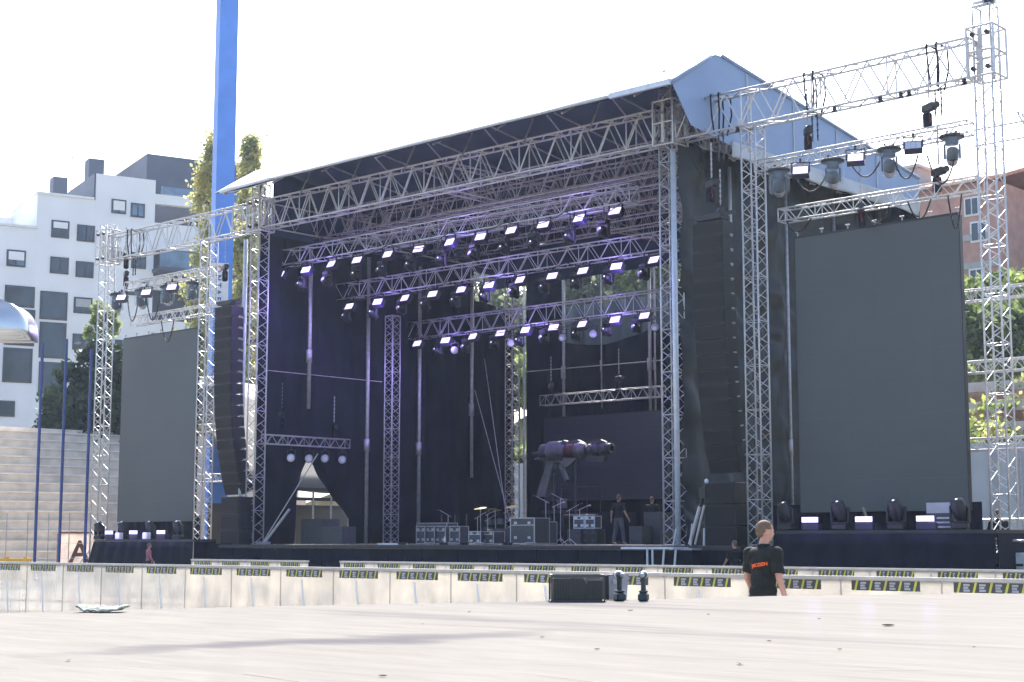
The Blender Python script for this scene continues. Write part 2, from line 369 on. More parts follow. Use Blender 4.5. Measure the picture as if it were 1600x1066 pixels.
# plywood seams (narrow filled joints) on the floor
f = Vector((-math.sin(YAW), math.cos(YAW), 0)); rgt = Vector((math.cos(YAW), math.sin(YAW), 0))
se = MB()
def seam(px0, py0, px1, py1, w=.007):
    a, b = onZ(px0, py0, FZ + .003), onZ(px1, py1, FZ + .003); d = (b - a).normalized(); s_ = Vector((-d.y, d.x, 0)) * w / 2
    se.add([a - s_, b - s_, b + s_, a + s_], [(0, 1, 2, 3)])
for s_ in ((634, 976, 900, 992), (900, 992, 1060, 986), (1060, 986, 1330, 972), (380, 1052, 480, 1066), (300, 962, 520, 964), (1100, 958, 1240, 963), (1330, 1047, 1450, 1046), (840, 1054, 940, 1066), (1240, 966, 1600, 952), (20, 1026, 260, 1018)):
    seam(*s_)
se.put('joint_filler', mat('dark_joint_filler', (.13, .11, .10), .8), tfloor)

# little leaves blown on the floor
for k, (px, py, w) in enumerate(((733, 957, .05), (985, 955, .05), (847, 997, .03), (598, 1058, .04), (933, 1016, .035), (1156, 1039, .05), (1202, 1003, .03), (1312, 1016, .03), (1280, 968, .03), (107, 1034, .04), (1388, 979, .085), (1107, 961, .03), (1522, 1012, .025), (660, 976, .025))):
    c = onZ(px, py, FZ); m = MB()
    a = random.random() * 6.28; pts = []
    for i in range(7):
        for sgn in (-1, 1):
            pass
    L = []; n_ = 8
    for i in range(n_ + 1):
        t = i / n_; hw = w * .32 * math.sin(math.pi * t) ** .8; L.append((t - .5, hw, .07 * w * (2 * t - 1) ** 2))
    vs = [];
    for t, hw, z in L:
        for s2 in (-1, 1):
            x, y = t * w, s2 * hw; vs.append((c.x + x * math.cos(a) - y * math.sin(a), c.y + x * math.sin(a) + y * math.cos(a), c.z + .004 + z + abs(s2) * hw * .4))
        vs.append((c.x + t * w * math.cos(a), c.y + t * w * math.sin(a), c.z + .004 + z))
    fs = []
    for i in range(n_):
        fs += [(3 * i, 3 * i + 3, 3 * i + 5, 3 * i + 2), (3 * i + 2, 3 * i + 5, 3 * i + 4, 3 * i + 1)]
    m.add(vs, fs); o = m.put('dry_leaf', M['leaf_dry'])
    where = 'left' if px < 540 else ('middle' if px < 1070 else 'right')
    depth = 'near the front of' if py > 1000 else 'towards the back of'
    tag(o, f'curled dry leaf {depth} the floor at {where}, {ORD[k]} of the litter', 'leaf', 'dry leaves on the timber floor')

# ------------------------------------------------------------------ hill behind the stage
def hill_h(x, y):
    if y < 58: return 0
    prof = [(58, 0), (60, 0), (60.3, 5.0), (64, 5.6), (70, 7.0), (74, 9.6), (80, 11.5), (86, 14.5), (94, 17), (130, 20), (200, 24)]
    for (a, ha), (b, hb) in zip(prof[:-1], prof[1:]):
        if a <= y <= b: return ha + (hb - ha) * (y - a) / (b - a) + (noise.noise(Vector((x * .12, y * .12, 0))) * .5 if y > 62 else 0)
    return 24
ys = [58, 60, 60.3, 62, 64, 67, 70, 72, 74, 77, 80, 83, 86, 90, 94, 110, 130, 160, 200]
hm = MB(); vs = []; nx = 60
for y in ys:
    for i in range(nx + 1):
        x = -90 + 200 * i / nx; vs.append((x, y, hill_h(x, y) * min(1, max(0, (x + 88) / 22)) + .01))
hm.add(vs, [(j * (nx + 1) + i, j * (nx + 1) + i + 1, (j + 1) * (nx + 1) + i + 1, (j + 1) * (nx + 1) + i) for j in range(len(ys) - 1) for i in range(nx)])
structure(hm.put('hill', M['hill'], smooth=True))

# ------------------------------------------------------------------ trees
def crown_mesh(name, m, clumps, per, leaf, sig, stretch=(1, 1, 1)):
    vs = []; 
    C = np.repeat(np.array(clumps), per, axis=0)
    P = C[:, :3] + rng.normal(size=(len(C), 3)) * (C[:, 3:4] * sig) * np.array(stretch)
    n = len(P); A = rng.normal(size=(n, 3)); A /= np.linalg.norm(A, axis=1)[:, None]
    B = np.cross(A, rng.normal(size=(n, 3))); B /= np.linalg.norm(B, axis=1)[:, None]
    s = leaf * rng.uniform(.6, 1.4, size=(n, 1)); A *= s; B *= s * .7
    V = np.stack([P - A, P - B, P + A, P + B], 1).reshape(-1, 3)
    me = bpy.data.meshes.new(name); F = np.arange(4 * n).reshape(-1, 4)
    me.from_pydata(V.tolist(), [], F.tolist()); me.materials.append(m); return me
def tree(label, base, h, r, crown0, m, kind='round', leaf=.22, per=60, nc=70, group=None, name='tree', sd=1):
    t = thing(name, label, 'tree', base, group); b = Vector(base); rr = random.Random(sd)
    tr = MB(); top = b + Vector((rr.uniform(-.2, .2), 0, h * .8)); tr.tube(b - Vector((0, 0, .4)), b + Vector((0, 0, crown0)), h * .022, 8, h * .017); tr.tube(b + Vector((0, 0, crown0)), top, h * .017, 8, h * .004)
    cl = []
    for k in range(nc):
        u = rr.random(); a = rr.random() * 6.283
        if kind == 'column':
            z = crown0 + (h - crown0) * u; rad = r * (math.sin(math.pi * min(1, (u * .93 + .07))) ** .6) * (1 - .25 * u) * math.sqrt(rr.random())
        else:
            z = crown0 + (h - crown0) * u; rad = r * math.sqrt(max(0, 1 - (2 * u - .9) ** 2 / 1.3)) * rr.random() ** .4
        c = Vector((b.x + rad * math.cos(a), b.y + rad * math.sin(a), b.z + z))
        cl.append((c.x - b.x, c.y - b.y, c.z - b.z, (r * .22 if kind == 'column' else r * .24) * rr.uniform(.6, 1.3)))
        if k % 3 == 0:
            s0 = b + Vector((0, 0, max(crown0 * .8, z - rad * .9))); tr.tube(s0, c, h * .006, 5, h * .002)
    tr.put('trunk', M['bark'], t)
    o = bpy.data.objects.new('crown', crown_mesh('crown', m, cl, per, leaf, .62, (1, 1, 1.5 if kind == 'column' else .8))); COL.objects.link(o); o.parent = t
    return t
# poplars behind the blue mast
tree('tall slim yellow-green poplar rising left of the blue mast', ground(318, 92), 25.5, 1.75, 3, M['leaf_yellow'], 'column', .12, 120, 150, 'poplars by the blue mast', 'poplar_tree', 3)
tree('tall slim yellow-green poplar rising right of the blue mast', ground(380, 90), 25.0, 1.45, 3, M['leaf_yellow'], 'column', .12, 120, 150, 'poplars by the blue mast', 'poplar_tree', 8)
# trees at the left in front of the white block
G = 'trees in front of the white apartment block'
tree('broad dark green tree over the concrete steps, left one of the clump', ground(106, 88), 11.0, 2.0, 2, M['leaf_dark'], 'round', .2, 90, 90, G, 'broadleaf_tree', 11)
tree('taller dark green tree behind the outer truss tower at the left', ground(152, 87), 12.6, 2.1, 2, M['leaf_dark'], 'round', .2, 90, 90, G, 'broadleaf_tree', 12)
tree('small lime green treetop showing beside the far left truss tower', ground(148, 91), 17.0, 1.15, 6.0, M['leaf_lime'], 'column', .16, 80, 40, G, 'broadleaf_tree', 13)
tree('dark green tree partly hidden behind the left screen', ground(205, 88), 12.0, 2.6, 2, M['leaf_dark'], 'round', .2, 80, 80, G, 'broadleaf_tree', 14)
# trees on the hill behind the stage
G = 'trees on the hillside behind the stage'
hill_spots = [(1520, 83, 3.4, 2.0, 'leaf_lime'), (1552, 82, 3.3, 2.0, 'leaf_green'), (1592, 83, 3.4, 2.2, 'leaf_green'), (1630, 82, 3.4, 2.2, 'leaf_lime'), (1535, 77, 3.4, 1.9, 'leaf_green'), (1580, 76.5, 3.2, 1.9, 'leaf_green'),
              (742, 88, 8.4, 3.4, 'leaf_grey'), (775, 84, 8.0, 3.4, 'leaf_grey'), (806, 80, 5.0, 3.0, 'leaf_lime'), (845, 84, 8.2, 3.2, 'leaf_grey'), (885, 83, 8.0, 3.2, 'leaf_grey'), (922, 85, 8.2, 3.2, 'leaf_green'), (960, 84, 8.4, 3.3, 'leaf_grey'), (1000, 83, 8.2, 3.2, 'leaf_grey'), (1035, 84, 8.2, 3.2, 'leaf_lime'), (1070, 83, 8.4, 3.2, 'leaf_grey'), (1470, 83, 3.2, 2.2, 'leaf_green'), (812, 74, 3.6, 2.0, 'leaf_lime')]
desc = {'leaf_lime': 'lime', 'leaf_green': 'mid green', 'leaf_grey': 'greyish green'}
for k, (px, Y, h, r, mm) in enumerate(hill_spots):
    p = onY(px, 845, Y); wh = 'right of the big right screen' if px > 1400 else 'beyond the opening behind the stage'
    tree(f'{desc[mm]} hillside tree {wh}, {ORD[k]} of the row', (p.x, p.y, hill_h(p.x, p.y) - .2), h, r, .8, M[mm], 'round', .2, 55, 60, G, 'broadleaf_tree', 30 + k)
# far conifer top right edge
tree('small dark treetop above the tiled roof at the right edge', ground(1602, 130, 18), 13, 2, 2, M['leaf_green'], 'round', .25, 60, 40, None, 'broadleaf_tree', 77)

M['earth'] = mat('reddish_earth_blocks', (.16, .07, .045), .9, 0, .4, 1.1, c2=(.30, .2, .12))
# terraces and sheeting behind the stage (on the hill)
tr_ = thing('terrace', 'reddish planted terrace steps on the slope behind the stage', 'terrace', (0, 71, 5))
for k in range(6):
    y = 65 + k * 1.45; z = 5.6 + k * .62
    b = MB(); b.box(-60, 20, y, y + .35, z - .6, z + .55); b.put('retaining_step', M['earth'] if k % 2 == 0 else M['concrete'], tr_)
p0, p1 = onY(770, 845, 59.6), onY(1700, 845, 59.6)
wt = thing('wall', 'pale grey-blue sheeted wall at the foot of the hillside', 'wall', ((p0.x + p1.x) / 2, 59.6, 0))
grid_mesh('sheeting', lambda u, v: (p0.x + (p1.x - p0.x) * u, 59.6 + .08 * math.sin(u * 160) * (1 - .3 * v) , .02 + v * 5.4), 300, 4, M['wall_tarp'], wt)
b = MB()
for k in range(26):
    x = p0.x + (p1.x - p0.x) * k / 25; b.tube((x, 59.4, 0), (x, 59.4, 5.6), .05)
b.put('post_row', M['galv'], wt)["kind"] = "stuff"
# brick house on the hill
HB = Vector((0, 0, 0)); 
def house(label, pxl, pxr, Y, yt, yb, depth, roofh, m):
    a, c = onY(pxl, yt, Y), onY(pxr, yt, Y); z1 = a.z; z0 = onY(pxl, yb, Y).z - 2; t = thing('house', label, 'house', ((a.x + c.x) / 2, Y, z0))
    w = MB(); w.box(a.x, c.x, Y, Y + depth, z0, z1); w.put('wall', m, t)
    r = MB(); r.prism([(Y - .7, z1 - .1), (Y + depth / 2, z1 + roofh), (Y + depth + .7, z1 - .1), (Y + depth + .7, z1 + .12), (Y + depth / 2, z1 + roofh + .25), (Y - .7, z1 + .12)], a.x - .8, c.x + .8, Matrix(((0, 0, 1, 0), (1, 0, 0, 0), (0, 1, 0, 0), (0, 0, 0, 1)))); r.put('roof', M['roof_tile'], t)
    return t, a, c, z0, z1
t, a, c, z0, z1 = house('pink brick house with clay tiled roof behind the right screen', 1400, 1556, 92, 306, 480, 10, 1.6, M['brick'])
def hwin(t, px, py, w, h, Y, arch=False):
    p = onY(px, py, Y); x, z = p.x, p.z; f_ = MB(); f_.box(x - w / 2 - .12, x + w / 2 + .12, Y - .09, Y - .003, z - h / 2 - .12, z + h / 2 + .12); o = f_.put('window_frame', M['white_paint'], t)
    g_ = MB(); g_.box(x - w / 2, x - .05, Y - .13, Y - .092, z - h / 2, z + h / 2); g_.box(x + .05, x + w / 2, Y - .13, Y - .092, z - h / 2, z + h / 2); g_.put('pane', M['window_dark'], o)
hwin(t, 1519, 323, .8, 1.0, 92); hwin(t, 1530, 362, .9, 1.1, 92); hwin(t, 1527, 432, .8, .8, 92)
b = MB()
for py in (374, 418): 
    zz = onY(1500, py, 92).z; b.box(a.x - .05, c.x + .05, 91.9, 91.99, zz - .2, zz + .2)
b.put('floor_band', M['tile_strip'], t)
b = MB(); q = onY(1413, 290, 95); b.box(q.x - 1, q.x + 1, 95, 97, z1 - 2, q.z + 1.1); o = b.put('chimney', M['tile_strip'], t); b = MB(); b.box(q.x - 1.2, q.x + 1.2, 94.8, 97.2, q.z + 1.103, q.z + 1.3); b.put('chimney_cap', M['concrete'], o)
t, a, c, z0, z1 = house('second brick house with broad clay roof at the right edge', 1562, 1760, 98, 340, 470, 12, 4.4, mat('grey_brick_wall', (.30, .21, .19), .85, 0, .15, 1.5))
hwin(t, 1590, 372, 1.3, 1.3, 98); hwin(t, 1590, 408, 1.3, 1.3, 98)

# ------------------------------------------------------------------ concrete grandstand at the left
ga, gb = ground(-160, 68), ground(560, 84); ud = (gb - ga).normalized(); vd = Vector((-ud.y, ud.x, 0));  L_ = (gb - ga).length
if vd.dot(f) < 0: vd = -vd
gs = thing('grandstand', 'pale concrete grandstand of long horizontal steps at the far left', 'grandstand', ga)
def lbox(m_, s0, s1, t0, t1, z0, z1, P=ga, U=ud, V=vd):
    pts = [P + U * s + V * t_ for s, t_ in ((s0, t0), (s1, t0), (s1, t1), (s0, t1))]
    m_.add([(q.x, q.y, z0) for q in pts] + [(q.x, q.y, z1) for q in pts], [(3, 2, 1, 0), (4, 5, 6, 7), (0, 1, 5, 4), (1, 2, 6, 5), (2, 3, 7, 6), (3, 0, 4, 7)])
for k in range(15):
    st_, sl = MB(), MB(); z = .15 + k * .475; t0 = k * .72
    lbox(st_, 0, L_, t0, t0 + .72, 0 if k == 0 else z - .05, z + .34); st_.put('step', M['stand'], gs)
    lbox(sl, 0, L_, t0 - .10, t0 + .4, z + .345, z + .42); sl.put('bench', M['stand_edge'], gs)
w_ = MB(); lbox(w_, 0, L_, 15 * .72, 15 * .72 + .4, 0, 7.45); w_.put('back_wall', M['stand'], gs)
# thin blue net poles in front of it
for k, (px, yt, D) in enumerate(((55, 535, 60), (93, 530, 61), (133, 546, 62))):
    b = ground(px, D); top = onD(px, yt, D); m_ = MB(); m_.tube((b.x, b.y, 0), (b.x, b.y, top.z), .06, 8); m_.tube((b.x, b.y, 0), (b.x, b.y, .06), .22, 8); 
    tag(m_.put('net_pole', M['pole_blue']), ['thin blue pole before the concrete steps, leftmost of three', 'thin blue pole before the concrete steps, middle of three', 'thin blue pole before the steps and lettered board, rightmost of three'][k], 'pole', 'thin blue poles before the grandstand')
# lettered white board and yellow barrier at its foot
pa, pb = ground(91, 66), ground(160, 67); top = onD(110, 834, 66).z
M['banner'] = clearmat('cream_banner_fabric', (.75, .66, .58), .86, .7, glow=True)
bd = thing('sign_board', 'white board with large brown letters beside the left light platform', 'sign', pa)
m_ = MB(); d = (pb - pa).normalized(); nn = Vector((d.y, -d.x, 0)); 
if nn.dot(f) > 0: nn = -nn
m_.slab([pa + Vector((0, 0, .3)), pb + Vector((0, 0, .3)), pb + Vector((0, 0, top)), pa + Vector((0, 0, top))], .05); m_.put('board', M['banner'], bd)
m_ = MB(); m_.tube(pa, pa + Vector((0, 0, top)), .05); m_.tube(pb, pb + Vector((0, 0, top)), .05); m_.tube(pa + Vector((0, 0, top + .06)), pb + Vector((0, 0, top + .06)), .05); m_.put('frame', M['rust'], bd)
def text_obj(name, txt, size, m, M4, parent=None, extrude=.004, label=None, align='CENTER', bold=.0):
    cu = bpy.data.curves.new(name, 'FONT'); cu.body = txt; cu.size = size; cu.align_x = align; cu.align_y = 'CENTER'; cu.extrude = extrude; cu.offset = bold
    o = bpy.data.objects.new(name, cu); COL.objects.link(o); bpy.context.view_layer.update()
    me = bpy.data.meshes.new_from_object(o.evaluated_get(bpy.context.evaluated_depsgraph_get())); bpy.data.objects.remove(o)
    me.materials.clear(); me.materials.append(m); o = bpy.data.objects.new(name, me); COL.objects.link(o)
    if parent: M4 = wm(parent).inverted() @ M4; o.parent = parent
    me.transform(M4); return o
def facing(c, nrm, roll=0.0):                # text plane at c facing nrm
    nrm = Vector(nrm).normalized(); x = Vector((0, 0, 1)).cross(nrm).normalized(); y = nrm.cross(x)
    m3 = Matrix((x, y, nrm)).transposed().to_4x4(); return Matrix.Translation(c) @ m3 @ Matrix.Rotation(roll, 4, 'Z')
cc = onP(133, 864, pa, nn) + nn * .07
text_obj('lettering', 'Ar', 1.3, M['brown_letter'], facing(cc, nn), bd, .01, bold=.02)
yb = ground(12, 50); m_ = MB(); yt = thing('plastic_barrier', 'yellow plastic barrier low at the far left edge', 'barrier', yb)
ux = rgt
for k in range(2):
    m_.box(-.75, .75, -.06, .06, .25 + k * .45, .5 + k * .45, Matrix.Translation(yb) @ Matrix.Rotation(YAW, 4, 'Z'))
for s_ in (-.6, 0, .6): m_.box(s_ - .06, s_ + .06, -.08, .08, 0, 1.0, Matrix.Translation(yb) @ Matrix.Rotation(YAW, 4, 'Z'))
m_.put('body', M['yellow'], yt)

# ------------------------------------------------------------------ white apartment building
P0 = onD(59, 845, 115); P0.z = 0
ang = YAW - R(59.5); U = Vector((-math.sin(ang), math.cos(ang), 0)); V = Vector((-U.y, U.x, 0)); 
if V.dot(f) < 0: V = -V
def fac(px, py): p = onP(px, py, P0, V); return (p - P0).dot(U), p.z
ab = thing('apartment_building', 'white apartment block with dark windows and slate penthouse at the left', 'building', P0)
def blk(name, s0, s1, t0, t1, z0, z1, m, parent=None):
    b = MB(); lbox(b, s0, s1, t0, t1, z0, z1, P0, U, V); return b.put(name, m, parent or ab)
sA = fac(-160, 350)[0]; s59, zB = fac(59, 303); s151, zC = fac(151, 271); sE = fac(330, 300)[0]; zA = fac(59, 358)[1]; s163 = s151
blk('wall', sA, s59, 0, 22, 0, zA, M['building_white']); blk('wall', s59 + .003, s151, 0, 21, 0, zB, M['building_white'])
sL = fac(243, 300)[0]
blk('wall', s151 + .003, sL, 0, 20, 0, zC, M['building_white'])
blk('cladding', s151 - .12, s151 - .003, .1, 30, zB + .01, zC + .02, M['slate'])
blk('wall', s151 + .003, sE + 8, 20.003, 26, 0, zC, M['slate'])
# loggia part: white parapets, dark recesses, glass balconies
rec = []
for k, (yt, yb_) in enumerate(((303, 318), (348, 388), (432, 452), (500, 520), (560, 580), (630, 640))):
    z1_ = fac(243, yt)[1]; z0_ = fac(243, yb_)[1]; blk('parapet', sL + .003, sE + 8, -.0, .5, z0_, z1_, M['building_white'])
blk('loggia_back', sL + .003, sE + 8, 2.2, 19.9, 0, zC - .6, M['slate'])
blk('balcony_glass', fac(240, 400)[0], sE + 8, -1.6, -1.52, fac(240, 421)[1], fac(240, 396)[1], M['window_blue'])
blk('balcony_slab', fac(238, 400)[0], sE + 8, -1.7, -.003, fac(240, 427)[1], fac(240, 421.5)[1], M['slate'])
blk('roof_glass', fac(254, 292)[0], sE + 6, .1, .2, fac(254, 302.6)[1], fac(254, 291)[1], M['window_blue'])
def p_at(px, py, off): p = onP(px, py, P0 + V * off, V); return (p - P0).dot(U), p.z
d0, zD = p_at(230, 240, 4.5); dl = p_at(161, 259, 4.5)[0]; dr = p_at(345, 262, 4.5)[0]
blk('penthouse', d0, dr + 4, 4.5, 19, zC + .003, zD, M['slate'])
for px, py, w, h in ((148, 251, 1.3, .9), (92, 279, 1.2, .6)):
    q0 = onP(px, py, P0 + V * 16 + U * 0, U.cross(Vector((0, 0, 1)))) if False else onD(px, py, 130); lp = MB(); lp.cbox(q0 - Vector((0, 0, 2.0)), (w, w, 4.0), Matrix.Rotation(ang, 4, 'Z')); lp.put('roof_box', M['slate'], ab)
q_ = onD(112, 268, 128); m_ = MB(); m_.tube(q_ - Vector((0, 0, 3)), q_ + Vector((0, 0, 1.5)), .05); m_.tube(q_ + Vector((0, 0, 1.2)) - rgt, q_ + Vector((0, 0, 1.2)) + rgt, .04); m_.put('antenna', M['alu_dull'], ab)
# penthouse slate lean towards the left at roof level
blinds = {0, 4, 7, 10, 20, 2}
wins = [(80, 345, 108, 372, 0), (120, 352, 148, 378, 0), (174, 312, 197, 334, 1), (204, 318, 226, 340, 1), (10, 391, 40, 417, 2), (78, 402, 107, 428, 0), (118, 409, 146, 434, 0), (115, 465, 144, 490, 0), (113, 522, 140, 547, 0), (179, 531, 191, 550, 0), (-35, 384, -8, 410, 0),
        (7, 447, 54, 480, 3), (7, 483, 54, 540, 3), (4, 544, 50, 598, 3), (-60, 440, -8, 600, 3), (62, 456, 105, 500, 3), (61, 504, 103, 560, 3), (60, 566, 100, 618, 3), (-60, 625, 23, 650, 3), (170, 392, 190, 408, 0), (196, 440, 232, 462, 0), (205, 395, 228, 420, 0)]
for wi, (x0, y0, x1, y1, k) in enumerate(wins):
    xm, ym = (x0 + x1) / 2, (y0 + y1) / 2; a0 = fac(x0, ym)[0]; a1 = fac(x1, ym)[0]; zz1 = fac(xm, y0)[1]; zz0 = fac(xm, y1)[1]
    o = blk('window', a0, a1, -.07, -.003, zz0, zz1, M['frame_dark'])
    e = .13
    if wi in blinds: hb = (zz1 - zz0) * (.35 + .3 * (wi % 3) / 2); blk('roller_blind', a0 + e, a1 - e, -.13, -.103, zz1 - e - hb, zz1 - e, M['grey_paint'] if wi % 2 else M['building_white'], o)
    if k == 3: blk('pane', a0 + e, a1 - e, -.10, -.073, zz0 + e, zz1 - e, M['window_dark'], o)
    else:
        mid = (a0 + a1) / 2; blk('pane', a0 + e, mid - .06, -.10, -.073, zz0 + e, zz1 - e, M['window_blue'] if k == 1 else M['window_dark'], o); blk('pane', mid + .06, a1 - e, -.10, -.073, zz0 + e, zz1 - e, M['window_blue'] if k in (1, 2) else M['window_dark'], o)
blk('coping', sA, s59 + .1, -.12, 22, zA + .003, zA + .18, M['white_paint']); blk('coping', s59 - .1, s151 - .13, -.12, 21, zB + .003, zB + .18, M['white_paint'])
# upper volume left of the corner (set back behind the terrace)
blk('wall', fac(-160, 330)[0], s59 - .003, 8, 21, zA + .2, zB - .4, M['building_white'])

# ------------------------------------------------------------------ blue mast with hanging sign
mb_ = ground(335.5, 75); mast = thing('floodlight_mast', 'massive square blue steel mast rising out of frame behind the left speakers', 'mast', mb_)
m_ = MB(); m_.box(-.46, .46, -.36, .36, 0, 46, Matrix.Translation(mb_) @ Matrix.Rotation(R(70), 4, 'Z')); m_.put('shaft', M['mast_blue'], mast)
m_ = MB(); m_.box(-.6, .6, -.55, .55, 0, .5, Matrix.Translation(mb_) @ Matrix.Rotation(R(70), 4, 'Z')); m_.put('base_plate', M['mast_blue'], mast)
sc_ = onD(343.5, 446, 73.4); sg = thing('hanging_sign', 'tall white sign with vertical blue letters hung before the blue mast', 'sign', sc_)
fwd = (O - sc_); fwd.z = 0; fwd.normalize()
Msg = facing(sc_, fwd); m_ = MB(); m_.cbox((0, 0, 0), (.78, 2.15, .06), Msg); m_ = MB(); m_.box(-.40, .40, -1.08, 1.08, -.05, 0, Msg); m_.put('board', M['white_paint'], sg)
m_ = MB(); m_.box(-.42, .42, 1.082, 1.13, -.06, .02, Msg); m_.box(-.42, .42, -1.13, -1.082, -.06, .02, Msg); m_.box(-.03, .03, 1.13, 1.5, -.3, -.02, Msg); m_.put('bracket', M['mast_blue'], sg)
text_obj('lettering', 'N T A E', .37, M['blue_letter'], Msg @ Matrix.Translation((-.08, -.12, .012)) @ Matrix.Rotation(R(-90), 4, 'Z'), sg, .006, bold=.008)
m_ = MB(); m_.lathe([(.10, 0), (.17, 0), (.17, .012), (.10, .012)], 20, Msg @ Matrix.Translation((-.08, .78, .004))); m_.put('emblem', mat('pale_red_emblem', (.5, .2, .18), .6), sg)

# rounded silver lamp head at the left edge
lb = ground(-75, 20); lamp = thing('street_lamp', 'rounded silver lamp head poking in at the left edge', 'lamp', lb)
zc = onD(0, 531, 20).z; m_ = MB(); Ml = Matrix.Translation((lb.x, lb.y, 0)) @ Matrix.Rotation(YAW, 4, 'Z'); xr = (33 + 75) * 20 / FPX; m_.tube((lb.x, lb.y, 0), (lb.x, lb.y, zc + .1), .07, 10); m_.put('post', M['grey_paint'], lamp)
hh = 60 * 20 / FPX; prof = [(-xr + .2, 0), (xr, 0), (xr, hh * .22)] + [(xr - hh * .78 + hh * .78 * math.cos(a_), hh * .22 + hh * .78 * math.sin(a_)) for a_ in [R(t_) for t_ in range(10, 91, 10)]] + [(-xr + .2, hh)]
m_ = MB(); m_.prism(prof, -.35, .35, Matrix.Translation((lb.x, lb.y, zc)) @ Matrix.Rotation(YAW, 4, 'Z') @ Matrix(((1, 0, 0, 0), (0, 0, 1, 0), (0, 1, 0, 0), (0, 0, 0, 1)))); m_.put('lamp_head', mat('brushed_silver_cover', (.52, .56, .6), .22, .8, .08, 2), lamp, True)
# =================================================================== STAGE STRUCTURE
YF = 37.0
def kz(k, Y=YF): return onY(900, 845 - k * 2800, Y).z
def Xp(px, Y=YF, py=600): return onY(px, py, Y).x
def truss(name, label, p0, p1, w, h, bay, group=None, rc=.026, rb=.013, cat='truss', m='alu', verts=True, mbr=None, parent=None):
    p0, p1 = Vector(p0), Vector(p1); ax = (p1 - p0); L = ax.length; ax.normalize()
    if abs(ax.z) > .7: s = Vector((1, 0, 0)); u = Vector((0, 1, 0))
    else: s = ax.cross(Vector((0, 0, 1))).normalized(); u = s.cross(ax).normalized()
    t = parent or thing(name, label, cat, p0, group)
    cor = [s * (-w / 2) + u * (-h / 2), s * (w / 2) + u * (-h / 2), s * (w / 2) + u * (h / 2), s * (-w / 2) + u * (h / 2)]
    for c in cor:
        b = MB(); b.tube(p0 + c, p1 + c, rc, 8); b.put('chord', M[m], t, True)
    b = MB(); n = max(2, round(L / bay)); st = L / n
    for fi in range(4):
        a, c = cor[fi], cor[(fi + 1) % 4]
        for k in range(n):
            x0, x1 = p0 + ax * (k * st), p0 + ax * ((k + 1) * st); xm = p0 + ax * ((k + .5) * st)
            b.tube(x0 + a, xm + c, rb, 5, cap=False); b.tube(xm + c, x1 + a, rb, 5, cap=False)
            if verts and k % 2 == 0 and fi in (0, 1, 2, 3): b.tube(x0 + a, x0 + c, rb, 5, cap=False)
    b.put('bracing', M[mbr or m], t, True)
    for e in (p0, p1):
        b = MB()
        for fi in range(4): b.tube(e + cor[fi], e + cor[(fi + 1) % 4], rb * 1.3, 6)
        b.put('end_frame', M[m], t, True)
    return t
W = .48
def tower(label, pxfl, ztop, group='truss towers carrying the stage', Y=YF, pipe=None, base=True, m='alu', z0=0, name='truss_tower', py=600, brace=True):
    x = Xp(pxfl, Y, py) + W / 2; y = Y + W / 2
    t = truss(name, label, (x, y, z0 + .12), (x, y, ztop), W, W, .62, group, .028, .013, 'truss tower', m)
    if base:
        b = MB(); b.cbox((x, y, z0 + .06), (W + .5, W + .5, .06), None, .01); b.put('base_plate', M['galv'], t)
        b = MB()
        if brace:
            for dx, dy in ((1, 1), (-1, 1), (1, -1), (-1, -1)):
                b.tube((x + dx * W / 2, y + dy * W / 2, z0 + 1.1), (x + dx * (W / 2 + .55), y + dy * (W / 2 + .55), z0 + .05), .025, 6)
            b.put('outrigger_leg', M['alu'], t)
    if pipe is not None:
        b = MB(); b.tube((x + pipe, Y - .12, z0 + .02), (x + pipe, Y - .12, 13.0), .085, 12); b.put('pipe', M['steel_pale'], t, True)
    return t, x, y
def sleeve(label, x, y, z0, z1):
    t = thing('sleeve_block', label, 'sleeve block', (x, y, z0), 'sleeve blocks round the truss towers'); e = W / 2 + .13; b = MB()
    for dx in (-1, 1):
        for dy in (-1, 1): b.tube((x + dx * e, y + dy * e, z0), (x + dx * e, y + dy * e, z1), .035, 8)
    for z in (z0, z1, (z0 + z1) / 2):
        for a, c in (((-1, -1), (1, -1)), ((1, -1), (1, 1)), ((1, 1), (-1, 1)), ((-1, 1), (-1, -1))): b.tube((x + a[0] * e, y + a[1] * e, z), (x + c[0] * e, y + c[1] * e, z), .03, 8)
    b.put('frame', M['alu'], t); b = MB()
    for s_ in (-1, 1):
        b.box(x + s_ * (e - .02) - .01, x + s_ * (e - .02) + .01, y - .06, y + .06, z0 + .05, z1 - .05)
        b.box(x - .05, x + .05, y + s_ * (e + .012) - .01, y + s_ * (e + .012) + .01, z0 + .05, z1 - .05)
    b.put('side_plate', M['alu_dull'], t)
    for dx in (-1, 1):
        for z in (z0 + .2, z1 - .2): b = MB(); b.tube((x + dx * .2, y - e - .05, z), (x + dx * .2, y - e + .05, z), .06, 10); b.put('roller', M['black_metal'], t)
    return t

